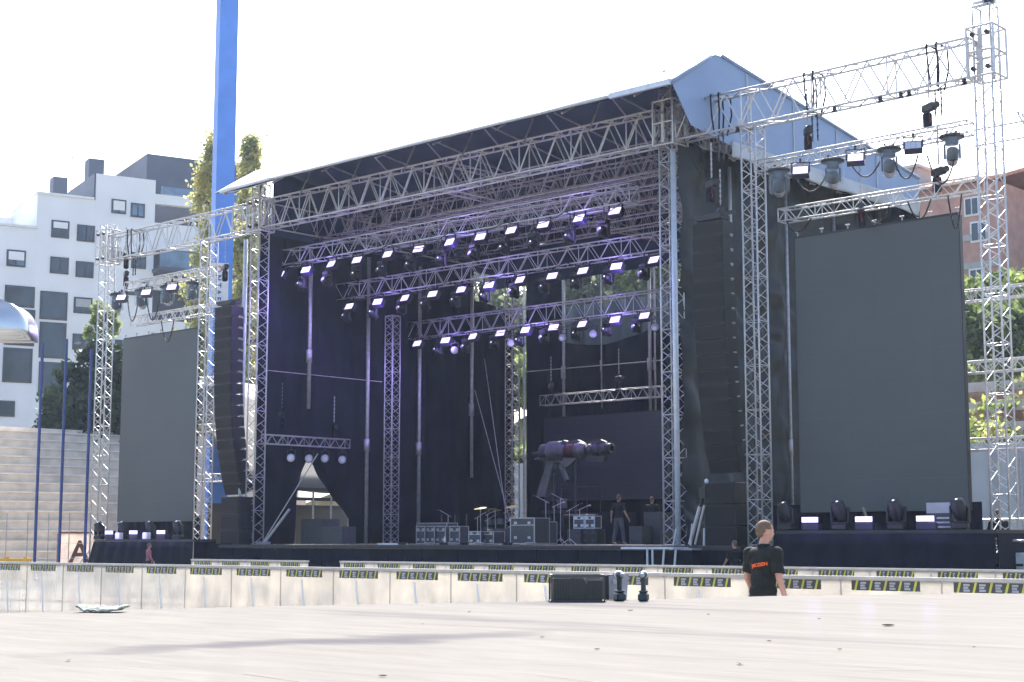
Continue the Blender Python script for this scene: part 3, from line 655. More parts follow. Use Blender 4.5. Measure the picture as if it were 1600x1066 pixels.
zT, zB2 = kz(.2303), kz(.2120)
TL, xTL, yT = tower('left main tower at the stage front with a thick pale pipe on its outer side', 388, zT + .7, pipe=-.42)
TR, xTR, _ = tower('right main tower at the stage front with a thick pale pipe on its outer side', 1034.5, zT + .85, pipe=.36)
LO, xLO, _ = tower('outermost left tower standing before the concrete steps', 149, zT + .55)
LI, xLI, _ = tower('tower between the left screen and the left speaker array', 308, zB2 - .03)
RI, xRI, _ = tower('tower between the right speaker array and the right screen, behind the man', 1165, zB2 - .03, py=600)
RO, xRO, _ = tower('tallest tower at the far right edge, rising out of the right screen side', 1541, zT + .8, py=600)
sleeve('sleeve block on the left main tower', xTL, yT, zB2 - .1, zT + .15); sleeve('sleeve block on the right main tower under the roof corner', xTR, yT, zB2 - .1, zT + .2)
sleeve('sleeve block on the outermost left tower', xLO, yT, zB2 - .1, zT + .3); sleeve('sleeve block near the top of the far right tower', xRO, yT, zB2 - .05, zT + .2)
# motor / pulley heads on the two highest towers
for x, z, lb in ((xRO, zT + .8, 'top pulley head on the far right tower'), (xTR, zT + .85, 'top pulley head on the right main tower'), (xTL, zT + .7, 'top pulley head on the left main tower')):
    t = thing('pulley_head', lb, 'pulley head', (x, yT, z), 'pulley heads on the tower tops'); b = MB(); b.box(x - .3, x + .3, yT - .05, yT + .05, z + .03, z + .18); b.box(x - .05, x + .05, yT - .3, yT + .3, z + .183, z + .3); b.put('beam', M['alu'], t)
    b = MB(); b.lathe([(.03, -.04), (.12, -.04), (.12, .04), (.03, .04)], 16, Matrix.Translation((x + .16, yT - .09, z + .12)) @ Matrix.Rotation(R(90), 4, 'X')); b.put('wheel', M['black_metal'], t)
zc_, hc_ = (zT + zB2) / 2, zT - zB2
truss('box_truss', 'deep front header truss between the two main towers', (xTL + .38, yT, zc_), (xTR - .38, yT, zc_), .5, hc_, 1.1, 'header trusses of the roof', .036, .024)
truss('box_truss', 'deep outrigger truss from the left main tower out to the far left tower', (xLO + .38, yT, zc_), (xTL - .38, yT, zc_), .5, hc_, 1.1, 'header trusses of the roof', .036, .024)
truss('box_truss', 'deep outrigger truss running right over the big right screen to the far tower', (xTR + .38, yT, zc_), (xRO - .38, yT, zc_), .5, hc_, 1.2, 'header trusses of the roof', .036, .024)
for k, (Y, lb) in enumerate(((40.0, 'first cross truss of the roof just behind the front header'), (43.2, 'second cross truss of the roof behind the front header'), (46.6, 'third cross truss deep under the roof'), (51.4, 'rearmost cross truss over the back curtain'), (41.5, 'extra cross truss over the middle lighting row'), (44.9, 'extra cross truss over the rear lighting row'))):
    truss('roof_truss', lb, (xTL, Y, zc_ - .05), (xTR + .3, Y, zc_ - .05), .5, hc_ - .05, 1.1, 'cross trusses under the roof', .032, .018, m='alu_dull')
for x, lb in ((xTL, 'roof side truss along the left of the stage'), ((xTL + xTR) / 2, 'roof truss along the middle of the stage'), (xTR, 'roof side truss along the right of the stage')):
    truss('roof_truss', lb, (x, 37.6, zc_ + .03), (x, 51.2, zc_ + .03), .5, hc_ - .1, 1.1, 'lengthwise trusses under the roof', .032, .016, m='alu_dull')

# lighting trusses over the stage
rows = [('front', 38.7, 427, 992, .1925, .1828), ('middle', 41.5, 520, 1048, .1640, .1542), ('rear', 45.5, 644, 1048, .1335, .1235)]
rowz = {}
for nm, Y, pl, pr_, kt, kb in rows:
    z1, z0 = kz(kt, Y), kz(kb, Y); rowz[nm] = (Y, z0, z1)
    truss('lighting_truss', f'{nm} lighting truss hung under the stage roof with a row of lit panels below', (Xp(pl, Y, 430), Y, (z0 + z1) / 2), (Xp(pr_, Y, 400), Y, (z0 + z1) / 2), .5, z1 - z0, .95, 'lighting trusses over the stage', .026, .014)
# tower trusses inside the stage
def inner_tower(lb, px, Y, py, ztop, z0=1.4):
    x = Xp(px, Y, py) + .2; t = truss('truss_tower', lb, (x, Y, z0), (x, Y, ztop), .42, .42, .55, 'slim towers inside the stage', .024, .012, 'truss tower', 'alu_dull')
    b = MB(); b.cbox((x, Y, z0 - .02), (.8, .8, .04), None, .008); b.put('base_plate', M['galv'], t); return t
inner_tower('slim truss tower inside the stage before the left curtain', 607, 42.6, 650, kz(.1396, 42.6))
inner_tower('slim truss tower inside beside the bright gap in the curtains', 795, 49.6, 650, 12.9)

# roof -----------------------------------------------------------------
xe0, xe1 = onY(345, 300, 35.4).x, onY(1050, 118, 35.4).x; ze = kz(.2428, 35.4); zr = onX(1118, 84, xe1); yr = zr.y; zr = zr.z
bk = onX(1420, 300, xe1); yb2 = onX(1436, 300, xe1).y; zb = onX(1330, 215, xe1); sl_ = (zb.z - zr) / (zb.y - yr); zbk = zr + sl_ * (yb2 - yr)
roof = thing('stage_roof', 'big stage roof of pale tarpaulin with blue-shaded gable side and dark underside', 'roof', ((xe0 + xe1) / 2, 44, 14.3))
def roofz(y): return ze + (zr - ze) * (y - 35.4) / (yr - 35.4) if y < yr else zr + sl_ * (y - yr)
prof = [(35.4, ze), (yr - .35, roofz(yr - .35)), (yr, zr - .06), (yr + .35, roofz(yr + .35)), (yb2, zbk)]
def sheet(name, x0, x1, off, m, nx=24):
    def fn(u, v):
        i = v * (len(prof) - 1); k = min(int(i), len(prof) - 2); t_ = i - k; y = prof[k][0] + (prof[k + 1][0] - prof[k][0]) * t_; z = prof[k][1] + (prof[k + 1][1] - prof[k][1]) * t_
        sag = .05 * math.sin(u * math.pi * 6) ** 2; return (x0 + (x1 - x0) * u, y, z + off - sag)
    return grid_mesh(name, fn, nx * 3, (len(prof) - 1) * 4, m, roof, True, .01)
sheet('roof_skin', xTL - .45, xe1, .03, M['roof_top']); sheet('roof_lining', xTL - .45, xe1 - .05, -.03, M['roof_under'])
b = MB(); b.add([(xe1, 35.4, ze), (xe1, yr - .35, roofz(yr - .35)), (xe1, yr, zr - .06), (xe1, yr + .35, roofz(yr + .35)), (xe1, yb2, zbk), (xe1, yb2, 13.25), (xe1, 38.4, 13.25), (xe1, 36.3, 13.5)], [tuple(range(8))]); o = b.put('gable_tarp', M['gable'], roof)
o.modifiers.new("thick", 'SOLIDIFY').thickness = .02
zv0 = onX(1080, 226, xe1).z
grid_mesh('side_valance', lambda u, v: (xe1 + .04 + .08 * math.sin(u * 24) * (1 - v) , 38.3 + (yb2 - 38.3) * u, zv0 + (13.4 - zv0) * v), 90, 6, M['valance'], roof, True, .012)
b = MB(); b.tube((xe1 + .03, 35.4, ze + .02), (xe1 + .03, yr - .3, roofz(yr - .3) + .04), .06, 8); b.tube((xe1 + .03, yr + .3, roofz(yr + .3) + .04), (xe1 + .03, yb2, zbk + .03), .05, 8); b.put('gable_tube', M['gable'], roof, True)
for ys_ in (yr + 1.6, yr + 4.2, yr + 6.8, yr + 9.4):
    b = MB(); b.box(xe1 + .022, xe1 + .03, ys_ - .03, ys_ + .03, 13.45, roofz(ys_) - .05); b.put('seam', M['valance'], roof)
xm_ = onY(955, 152, 35.4).x
b = MB(); b.tube((xe0 + 1.4, 35.4, ze + .03), (xm_, 35.4, ze + .03), .05, 8); b.put('eave_tube', M['alu'], roof, True)
b = MB(); b.box(xm_, xe1 - .02, 35.28, 35.38, ze - .07, ze + .09); b.put('eave_board', M['steel_pale'], roof)
b = MB(); b.add([(xe0, 35.35, ze - .06), (xe0 + 3.0, 35.3, ze - .02), (xe0 + 3.0, 36.0, ze + .16), (xe0 + .1, 35.8, ze + .02)], [(0, 1, 2, 3)]); o = b.put('corner_flap', M['steel_pale'], roof); o.modifiers.new("thick", 'SOLIDIFY').thickness = .08
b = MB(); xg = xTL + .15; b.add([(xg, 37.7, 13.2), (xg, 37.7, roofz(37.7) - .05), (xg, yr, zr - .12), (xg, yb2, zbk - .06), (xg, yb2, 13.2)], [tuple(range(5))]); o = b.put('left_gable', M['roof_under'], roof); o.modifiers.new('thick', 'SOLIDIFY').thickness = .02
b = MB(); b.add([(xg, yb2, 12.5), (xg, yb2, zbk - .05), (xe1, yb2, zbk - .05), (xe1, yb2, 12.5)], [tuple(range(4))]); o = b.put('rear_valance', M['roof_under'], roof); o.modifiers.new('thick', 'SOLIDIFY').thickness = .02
# roof rafters (tubes under the lining)
b = MB(); 
for k in range(8):
    x = xTL + (xTR - xTL) * k / 7
    b.tube((x, 35.5, ze - .1), (x, yr, zr - .22), .035, 6); b.tube((x, yr, zr - .22), (x, yb2 - .2, zbk - .12), .035, 6); b.tube((x, 36.8, 14.2), (x, yr, zr - .22), .03, 6); b.tube((x, 40.0, 14.2), (x, yr, zr - .22), .03, 6)
b.put('rafter_frame', M['alu_dull'], roof)

# deck -----------------------------------------------------------------
DZ = 1.36; dx0, dx1 = Xp(352, 36, 860), Xp(1166, 36, 860)
dk = thing('stage_deck', 'raised black stage deck behind the crowd barriers', 'stage', ((dx0 + dx1) / 2, 36, 0))
b = MB(); b.box(dx0, dx1, 35.7, 52.2, DZ - .12, DZ); b.put('deck_floor', mat('black_deck_plywood', (.03, .031, .036), .6, 0, .3, 3), dk)
b = MB()
for k in range(28):
    x = dx0 + (dx1 - dx0) * k / 28; b.box(x + .012, x + (dx1 - dx0) / 28 - .012, 35.74 + (.01 if k % 2 else 0), 35.8, .02, DZ - .125)
b.put('skirt', M['black_cloth'], dk)
b = MB(); b.box(dx0, dx1, 35.66, 35.695, DZ - .1, DZ - .04); b.put('edge_trim', M['black_metal'], dk)

# curtains ---------------------------------------------------------------
def folds(u, L, a=.07, fr=3.1): return a * (math.sin(u * L * fr) + .5 * math.sin(u * L * fr * 2.3 + 1.3))
XW = xTL - .1; YB = 51.8
def ypx(px, py=700): return onX(px, py, XW).y
cur = None
yo0, yap, yo1 = ypx(463), ypx(480), ypx(545); zap = onX(480, 716, XW).z
y_end = ypx(803)
yw0 = ypx(743, 450); 
def lw(u, v):
    y = 37.3 + (y_end - 37.3) * u
    if yo0 < y <= yap: zb_ = DZ + (zap - DZ) * min(1, (y - yo0) / (yap - yo0) + .0) ** .25
    elif yap < y < yo1: zb_ = zap + (onX(545, 812, XW).z - zap) * (y - yap) / (yo1 - yap)
    else: zb_ = DZ + .02
    zt = 13.6
    if y > yw0: 
        a_ = (y - yw0) / (y_end - yw0); zt = onX(743, 470, XW).z * (1 - a_) + onX(800, 487, XW).z * a_
    return (XW + folds(u, y_end - 37.3), y, zb_ + (zt - zb_) * v)
tag(grid_mesh('stage_curtain', lw, 220, 14, M['curtain'], None, True, .02), 'dark side curtain along the left of the stage, pulled open at the bottom', 'curtain')

xb0, xb1 = Xp(822, YB), Xp(1075, YB); xp1, xp2 = Xp(880, YB), Xp(1015, YB)
def bw(u, v):
    x = xb0 + (xb1 - xb0) * u; 
    if x < xp1: zt = 13.0
    elif x < xp2: s_ = (x - xp1) / (xp2 - xp1); zt = kz(.1115, YB) * (1 - s_) + kz(.1134, YB) * s_ - .35 * math.sin(s_ * math.pi)
    else: zt = kz(.1134, YB)
    return (x, YB + folds(u, xb1 - xb0), DZ + (zt - DZ) * v)
tag(grid_mesh('stage_curtain', bw, 160, 10, M['curtain'], None, True, .02), 'dark back curtain with a sagging top edge across the rear of the stage', 'curtain')
# upper dark border over the openings (scrim right side above window)

tag(grid_mesh('stage_border', lambda u, v: (XW + (xb1 - XW) * u, YB + .05 + .04 * math.sin(u * 90), 12.95 + 1.2 * v), 90, 3, M['curtain'], None, True, .02), 'narrow dark border cloth under the rear roof edge', 'curtain')
tq = grid_mesh('rear_sheet', lambda u, v: (Xp(878, 53.5) + (Xp(1060, 53.5) - Xp(878, 53.5)) * u, 53.5 + .06 * math.sin(u * 40), 8.5 + (kz(.131, 53.5) - 8.5) * v), 60, 4, mat('grey_teal_sheeting', (.085, .125, .125), .6, 0, .2, .6), None, True, .012); tag(tq, 'grey-teal sheet hung outside behind the sagging back curtain', 'sheet')
# right side scrim
XS = xTR + .33

ztop_s = zv0 + .5
def sc(u, v):
    y = 37.25 + (yb2 - .2 - 37.25) * u; z = .05 + (ztop_s - .05) * v
    w_ = .10 * math.sin(y * 4.2 + .9 * math.sin(z * 1.3)) + .05 * math.sin(z * 3.3 + y * 1.4) + .06 * math.sin(z * 6.1 - y * 2.2) * max(0, math.sin(y * 1.1)) + .025 * math.sin(z * 11 + y * 7 + 2 * math.sin(y * 2)) * max(0, math.sin(z * .9))
    return (XS + w_ + .10 * noise.noise(Vector((y * .8, z * 1.4, 0))), y, z)
tag(grid_mesh('side_scrim', sc, 240, 120, M['scrim'], None, True, .012), 'large creased dark scrim closing the right side of the stage', 'scrim')
# scaffold uprights
def upright(lb, x, y, z0, z1, r=.05, m='alu_dull', grp='scaffold uprights'):
    b = MB(); b.tube((x, y, z0), (x, y, z1), r, 8)
    for z in (z0 + (z1 - z0) * .36,): b.tube((x - .02, y, z - .5), (x - .02, y, z + .02), r * 1.5, 8)
    o = b.put('scaffold_upright', M[m], None, True); return tag(o, lb, 'scaffold pole', grp)
for k, (px, z0) in enumerate(((482, 6.6), (574, DZ), (655, DZ), (737, 4.2), (819, DZ))):
    upright(f'grey upright pole before the left stage curtain, {ORD[k]} from the front', XW + .35, onX(px, 650, XW + .35).y, z0, 13.0, .075 if k < 4 else .05)
for k, (px, z0) in enumerate(((881, 6.8), (940, 7.0), (1016, 6.8), (1024, 6.8))):
    upright(f'grey upright pole before the back curtain, {ORD[k]} from the left', Xp(px, 51.2), 51.2, z0, 12.8, (.07, .03, .07, .04)[k])
for k, (px, py) in enumerate(((1140, 290), (1229, 400), (1302, 330), (1373, 320))):
    y = onX(px, py, XS + .25).y; upright(f'pale scaffold upright outside the dark side scrim, {ORD[k]} from the front', XS + .25, y, (9.4 if k == 0 else .0), zv0 + .05, .06, 'galv')
for k, (z, y0, y1) in enumerate(((7.95, 37.4, 43.5), )):
    b = MB(); b.tube((XW + .3, y0, z), (XW + .3, y1, z), .013, 6); tag(b.put('tie_rail', M['alu_dull']), 'thin brownish rail across the left stage curtain', 'rail')
b = MB(); b.tube((Xp(822, 51.4), 51.4, onY(822, 581, 51.4).z), (Xp(1034, 51.4), 51.4, onY(1034, 563, 51.4).z), .022, 6); tag(b.put('tie_rail', M['alu_dull']), 'thin brownish rail across the back curtain', 'rail')
# wire stays inside
for k, (a, c) in enumerate(((( 577, 600), (618, 828)), ((690, 600), (655, 800)), ((742, 610), (800, 825)), ((757, 560), (790, 800)), ((640, 560), (620, 815)))):
    p, q = onY(*a, 47.5), onY(*c, 46.8); q.z = max(q.z, DZ + .03); b = MB(); b.tube(p, q, .014, 5); tag(b.put('stay_cable', M['alu_dull']), f'thin slanting stay cable before the dark curtains, {ORD[k]} of the set', 'stay', 'slanting stays inside the stage')

# small side truss with four round lamps on the left curtain
xs_ = XW + .9; y0s, y1s = onX(412, 686, xs_).y, onX(543, 690, xs_).y; zs = onX(475, 690, xs_).z
truss('side_truss', 'short truss along the left curtain with four round lamps under it', (xs_, y0s, zs), (xs_, y1s, zs), .29, .34, .55, None, .02, .010, m='alu_dull')
truss('hanging_truss', 'short truss hung above the rear screen', (Xp(848, 49.5), 49.5, kz(.0795, 49.5)), (Xp(1036, 49.5), 49.5, kz(.0795, 49.5)), .35, .42, .6, None, .02, .010, m='alu_dull')

# ------------------------------------------------------------------ screens
def screen(lb, pxl, pxr, Y, kt, kb, name='led_screen', m='led_screen', cols=6, rws=9, truss_on=True, py=600):
    x0, x1 = Xp(pxl, Y, py), Xp(pxr, Y, py); z0, z1 = kz(kb, Y), kz(kt, Y); t = thing(name, lb, 'screen', ((x0 + x1) / 2, Y, z0)); b = MB()
    w, h = (x1 - x0) / cols, (z1 - z0) / rws
    for i in range(cols):
        for j in range(rws): b.box(x0 + i * w + .0006, x0 + (i + 1) * w - .0006, Y + random.uniform(-.0008, .0008), Y + .09, z0 + j * h + .0006, z0 + (j + 1) * h - .0006)
    b.put('panel_face', M[m], t); b = MB()
    b.box(x0, x1, Y + .093, Y + .16, z0, z1); b.box(x0 - .03, x0 - .003, Y, Y + .16, z0, z1); b.box(x1 + .003, x1 + .03, Y, Y + .16, z0, z1); b.box(x0, x1, Y + .01, Y + .15, z1 + .003, z1 + .07); b.put('frame', M['black_metal'], t)
    if truss_on:
        for i in range(cols + 1):
            b = MB(); x = x0 + i * w; x = min(max(x, x0 + .05), x1 - .05); b.tube((x, Y + .08, z1 + .07), (x, Y + .08, z1 + .22), .02, 6); b.tube((x - .06, Y + .08, z1 + .2), (x + .06, Y + .08, z1 + .2), .02, 6)
            b.put('hanging_bracket', M['galv'], t)
    return x0, x1, z0, z1
YS = 37.9
rx0, rx1, rz0, rz1 = screen('huge switched-off screen at the right beyond the man', 1246, 1505, YS, .1500, .0140, py=560)
lx0, lx1, lz0, lz1 = screen('huge switched-off screen at the left behind the purple lit platform', 190.5, 306, YS, .1500, .0140)
screen('dark rear screen at the back of the stage behind the ray gun', 850, 1042, 50.2, .0688, .0225, 'backdrop_screen', 'led_dark', 8, 5, False, 700)
# screen header trusses and support trusses
for xa, xb, sd_ in ((Xp(1208, YF, 330), Xp(1520, YF, 280), 'right'), (Xp(196, YF, 495), Xp(322, YF, 480), 'left')):
    truss('screen_truss', f'horizontal truss just above the {sd_} screen', (xa, yT + .2, kz(.1642)), (xb, yT + .2, kz(.1642)), .38, .36, .6, 'trusses hanging the side screens', .024, .013)
    for k, kk in enumerate((.116, .082, .0455)):
        a_, b_ = (xa + .1, Xp(1665, YF, 500)) if sd_ == 'right' else (Xp(176, YF, 600), xLI + .5)
        truss('support_truss', f'{("upper", "middle", "lower")[k]} horizontal support truss behind the {sd_} screen', (a_, YS + .55, kz(kk)), (b_, YS + .55, kz(kk)), .3, .3, .5, 'support trusses behind the side screens', .022, .012)
truss('lighting_truss', 'truss above the right screen carrying lights under clear domes', (xRI + .1, yT + .1, kz(.1905)), (Xp(1507, YF, 190), yT + .1, kz(.1905)), .4, .33, .55, 'side lighting trusses', .024, .013)
truss('lighting_truss', 'truss above the left screen carrying lights under clear domes', (Xp(190, YF, 445), yT + .1, kz(.1905)), (xLI - .1, yT + .1, kz(.1905)), .4, .33, .55, 'side lighting trusses', .024, .013)
# guy struts of the far right tower
b = truss('brace_truss', 'slanting brace truss leaning on the far right tower', (xRO + 2.6, yT + 1.2, 8.2), (xRO + .75, yT + .5, 12.4), .3, .3, .5, None, .022, .011)
for k, kk in enumerate((.1905, .183)):
    b = MB(); b.tube((Xp(1505, YF, 220), yT + .4, kz(kk)), (Xp(1680, YF, 220), yT + .4, kz(kk)), .024, 8); tag(b.put('guard_rail', M['galv']), f'{("upper", "lower")[k]} thin pipe running right past the far right tower', 'pipe', 'pipes past the far right tower')
b = MB(); p, q = onY(1290, 138, YF + 6), onY(1640, 195, YF + 6); b.tube(p, q, .008, 5); tag(b.put('guy_wire', M['galv']), 'faint guy wire across the sky at the right', 'wire')

# ------------------------------------------------------------------ hoists
def hoist_proto(name, label):
    t = thing(name, label, 'hoist', (0, 0, 0), 'chain hoists')
    b = MB(); b.cbox((0, 0, -.16), (.18, .5, .22), None, .03); b.tube((0, -.34, -.16), (0, -.25, -.16), .09, 12); b.put('motor', M['black_metal'], t, False)
    b = MB(); b.cbox((.02, .12, -.48), (.2, .22, .42), None, .04); b.put('chain_bag', M['black_cloth'], t)
    b = MB()
    for k in range(14):
        z = .02 + k * .075; b.cbox((0, 0, z + .0375), (.05 if k % 2 else .018, .018 if k % 2 else .05, .07))
    b.put('chain', M['galv'], t); b = MB(); b.path([(0, 0, -.27), (0, 0, -.42), (.03, 0, -.5), (0, 0, -.55)], .012, 6); b.put('hook', M['red'], t)
    return t
h0 = None
hs = [(1262, 205, YF + .3, 'chain hoist over the first lit lamp bar at the right'), (1452, 168, YF + .3, 'chain hoist silhouetted against the sky near the far right tower'), (1467, 268, YF + .5, 'chain hoist hanging just above the right end of the right screen'), (1112, 288, YF - .6, 'chain hoist over the right speaker array against the scrim'), (1126, 330, YF - .4, 'chain hoist with orange part directly on the right speaker array'),
      (196, 400, YF + .3, 'chain hoist under the left outrigger truss end'), (197, 428, YF + .6, 'lower chain hoist beside the outermost left tower'), (352, 418, YF - .3, 'chain hoist with red end above the left speaker array before the mast sign'), (1345, 325, YF + .5, 'chain hoist above the middle of the right screen'), (861, 603, 49.5, 'small hoist above the left end of the rear truss'), (967, 592, 49.5, 'small hoist above the middle of the rear truss'), (440, 648, 38.6, 'hoist above the front end of the short side truss'), (522, 668, 41.2, 'hoist above the rear end of the short side truss')]
for (px, py, Y, lb) in hs:
    p = onY(px, py, Y); 
    if h0 is None: h0 = hoist_proto('chain_hoist', lb); h0.location = p + Vector((0, 0, .16)); h0.rotation_euler.z = R(40)
    else: copy_tree(h0, p + Vector((0, 0, .16)), R(30 + 17 * (px % 5)), lb)
# black slings over the outrigger truss
for k, (px, lb) in enumerate(((1117, 'pair of black slings looped over the outrigger truss nearest the roof'), (1264, 'pair of black slings looped over the middle of the right outrigger truss'), (1458, 'pair of black slings looped over the truss near the far right tower'), (210, 'pair of black slings looped over the left outrigger truss'))):
    x = Xp(px, YF, 150); b = MB(); t = thing('sling', lb, 'sling', (x, YF, zB2), 'black slings on the outrigger trusses')
    for s_ in (-.12, .16):
        for yy in (YF - .06, YF + .56): b.path([(x + s_, yy, zT + .04), (x + s_ + .03, yy, zc_), (x + s_ * .6, yy + (.1 if yy < YF else -.1), zB2 - .06)], .025, 6)
        b.tube((x + s_, YF - .06, zT + .05), (x + s_, YF + .56, zT + .05), .025, 6)
    b.put('strap', M['black_cloth'], t)
    for s_ in (-.07, .1):
        b = MB()
        for q in range(9): z = zB2 - .05 - q * .085; b.cbox((x + s_, YF + .25, z - .04), (.05 if q % 2 else .02, .02 if q % 2 else .05, .08))
        b.put('chain', M['black_metal'], t)

# ------------------------------------------------------------------ line arrays
def line_array(name, lb, px, py_ref, Y, kt, n, grp):
    x0 = Xp(px, Y, py_ref); z = kz(kt, Y); w, d, h = 1.05, .56, .425; t = thing(name, lb, 'speaker array', (x0 + w / 2, Y, z), grp)
    y = Y; a = 0.0
    b = MB(); b.box(x0 + .1, x0 + w - .1, Y + .02, Y + d - .05, z + .06, z + .16); b.box(x0 - .2, x0 + w + .25, Y + .2, Y + .3, z + .163, z + .26); b.tube((x0 + .2, Y + .25, z), (x0 + .2, Y + .25, z + .2), .04); b.tube((x0 + w - .2, Y + .25, z), (x0 + w - .2, Y + .25, z + .2), .04); b.put('flying_frame', M['black_metal'], t)
    for k in range(n):
        a = 0.5 * (k / n) ** 2.2 * 1.0 if k > 5 else .01 * k / 5; a = R(17) * (k / (n - 1)) ** 2.2
        m4 = Matrix.Translation((x0 + w / 2, y, z)) @ Matrix.Rotation(a, 4, 'X')
        b = MB(); sh = .008
        b.prism([(0, -h + sh), (d * .35, -h), (d, -h + .045), (d, -.045), (d * .35, 0), (0, -sh)], -w / 2, w / 2, m4 @ Matrix(((0, 0, 1, 0), (1, 0, 0, 0), (0, 1, 0, 0), (0, 0, 0, 1))))
        c = b.put('cabinet', M['speaker_side'], t)
        b = MB(); b.box(-w / 2 + .02, w / 2 - .02, -.016, -.003, -h + .05, -.05, m4); b.put('grille', M['speaker'], c)
        b = MB()
        for s_ in (-1, 1): b.cbox((s_ * (w / 2 + .012), d * .72, -h * .5), (.022, .13, .05), None) if False else b.box(s_ * (w / 2 + .012) - .011, s_ * (w / 2 + .012) + .011, d * .6, d * .85, -h + .01, -h + .055, m4)
        b.put('rigging_plate', M['galv'], c)
        dz = Vector((0, 0, -h)); dz.rotate(Matrix.Rotation(a, 3, 'X')); y += dz.y; z += dz.z
    return t
LA = line_array('line_array', 'tall curved black speaker array hanging left of the stage opening', 336, 480, 36.2, .1630, 17, 'speaker arrays beside the stage')
RA = line_array('line_array', 'tall curved black speaker array hanging right of the stage opening', 1082, 360, 36.2, .1660, 17, 'speaker arrays beside the stage')
# subwoofer stacks
def subs(lb, x0, cols, rws, Y, z0=.05):
    t = thing('subwoofer_stack', lb, 'speakers', (x0, Y, 0), 'subwoofer stacks under the arrays')
    for i in range(cols):
        for j in range(rws):
            b = MB(); b.cbox((x0 + (i + .5) * 1.12, Y + .4, z0 + (j + .5) * .62), (1.1, .8, .61), None, .02); c = b.put('cabinet', M['speaker_side'], t)
            b = MB(); b.box(x0 + i * 1.12 + .06, x0 + (i + 1) * 1.12 - .06, Y - .012, Y - .002, z0 + j * .62 + .05, z0 + (j + 1) * .62 - .05); b.put('grille', M['speaker'], c)
subs('stack of black subwoofers below the left speaker array', Xp(344, 36.4, 820), 1, 5, 36.4); subs('stack of black subwoofers below the right speaker array', Xp(1100, 37, 820), 1, 5, 37.0)
b = MB(); b.box(Xp(322, 36, 870), Xp(350, 36, 870) - .02, 35.8, 36.6, 0.02, 1.4); tag(b.put('covered_stack', M['black_cloth']), 'black cloth covered block at the foot of the left subwoofers', 'speaker')

# ------------------------------------------------------------------ side platforms
def platform(lb, pxl, pxr, Y, z, dep, slope=0.0):
    x0, x1 = Xp(pxl, Y, 830), Xp(pxr, Y, 830); t = thing('light_platform', lb, 'platform', ((x0 + x1) / 2, Y, 0), 'black skirted platforms before the screens')
    b = MB(); b.box(x0, x1, Y, Y + dep, z - .08, z); b.put('top', M['black_metal'], t)
    def fn(u, v): 
        zz = .02 + (z - .083 - .02) * v; xx = x0 - slope * (1 - v) + (x1 - x0 + slope * (1 - v)) * u; return (xx, Y - .03 + .025 * math.sin(u * (x1 - x0) * 9) - (1 - v) * .05, zz)
    grid_mesh('skirt', fn, 160, 6, M['black_cloth'], t, True, .012)
    b = MB(); b.slab([(x1 + .01, Y, .02), (x1 + .01, Y + dep, .02), (x1 + .01, Y + dep, z - .083), (x1 + .01, Y, z - .083)], .02); b.put('side_skirt', M['black_cloth'], t); b = MB(); b.slab([(x0 - .03, Y, .02), (x0 - .03, Y + dep, .02), (x0 - .03, Y + dep, z - .083), (x0 - .03, Y, z - .083)], .02); b.put('side_skirt', M['black_cloth'], t)
    return x0, x1
RPZ, LPZ = 1.76, 1.55
for sd_, xa, xb in (('right', Xp(1208, 38.3, 800), rx1 + .2), ('left', lx0 - .1, lx1 + .1)):
    tag(grid_mesh('backing_cloth', lambda u, v: (xa + (xb - xa) * u, 38.25 + .03 * math.sin(u * 60), .02 + (rz0 + .2) * v), 60, 3, M['black_cloth'], None, True, .012), f'black cloth hung below and behind the {sd_} screen', 'cloth')
platform('black skirted platform with lamps before the right screen', 1212, 1557, 34.8, RPZ, 2.0)
platform('black skirted platform with lamps before the left screen', 148, 303, 35.2, LPZ, 1.0, .55)
# =================================================================== LAMPS
def wash_proto(lit=True):
    t = thing('led_lamp', '-', 'lamp', (0, 0, 0)); T = R(-30)
    m4 = Matrix.Translation((0, 0, -.30)) @ Matrix.Rotation(T, 4, 'X')     # face looks to -Y and down
    b = MB(); b.box(-.235, .235, -.05, .13, -.16, .16, m4); 
    for k in range(7): b.box(-.2, .2, .131, .16, -.13 + k * .042, -.12 + k * .042, m4)
    b.put('housing', M['lamp_housing'], t)
    b = MB()
    for i in range(3): b.box(-.205 + i * .138, -.205 + i * .138 + .132, -.062, -.052, -.125, .125, m4)
    b.put('lit_face' if lit else 'dark_face', M['panel_lit'] if lit else M['lens'], t)
    b = MB(); b.box(-.265, -.24, -.03, .03, -.33, -.04); b.box(.24, .265, -.03, .03, -.33, -.04); b.box(-.24, .24, -.03, .03, -.062, -.04); b.box(-.03, .03, -.03, .03, -.04, .06); b.put('yoke', M['black_metal'], t)
    return t
def moving_proto():
    t = thing('moving_head_lamp', '-', 'lamp', (0, 0, 0))
    b = MB(); b.cbox((0, 0, -.09), (.34, .28, .15), None, .03); b.tube((-.1, 0, -.02), (-.1, 0, .08), .025); b.tube((.1, 0, -.02), (.1, 0, .08), .025); b.put('base', M['black_plastic'], t)
    b = MB(); b.cbox((-.185, 0, -.34), (.05, .14, .40), None, .02); b.cbox((.185, 0, -.34), (.05, .14, .40), None, .02); b.cbox((0, 0, -.185), (.34, .16, .035), None, .01); b.put('yoke', M['black_plastic'], t)
    m4 = Matrix.Translation((0, 0, -.43)) @ Matrix.Rotation(R(62), 4, 'X')
    b = MB(); b.lathe([(0, -.2), (.10, -.19), (.13, -.1), (.15, .02), (.14, .2), (.125, .24), (0, .24)], 16, m4); h = b.put('head', M['black_plastic'], t, True)
    b = MB(); b.ell(m4 @ Vector((0, 0, .245)), (.032, .032, .015), m4.to_3x3().to_4x4(), 12, 6); b.put('lens', M['panel_lit_small'], h, True)
    return t
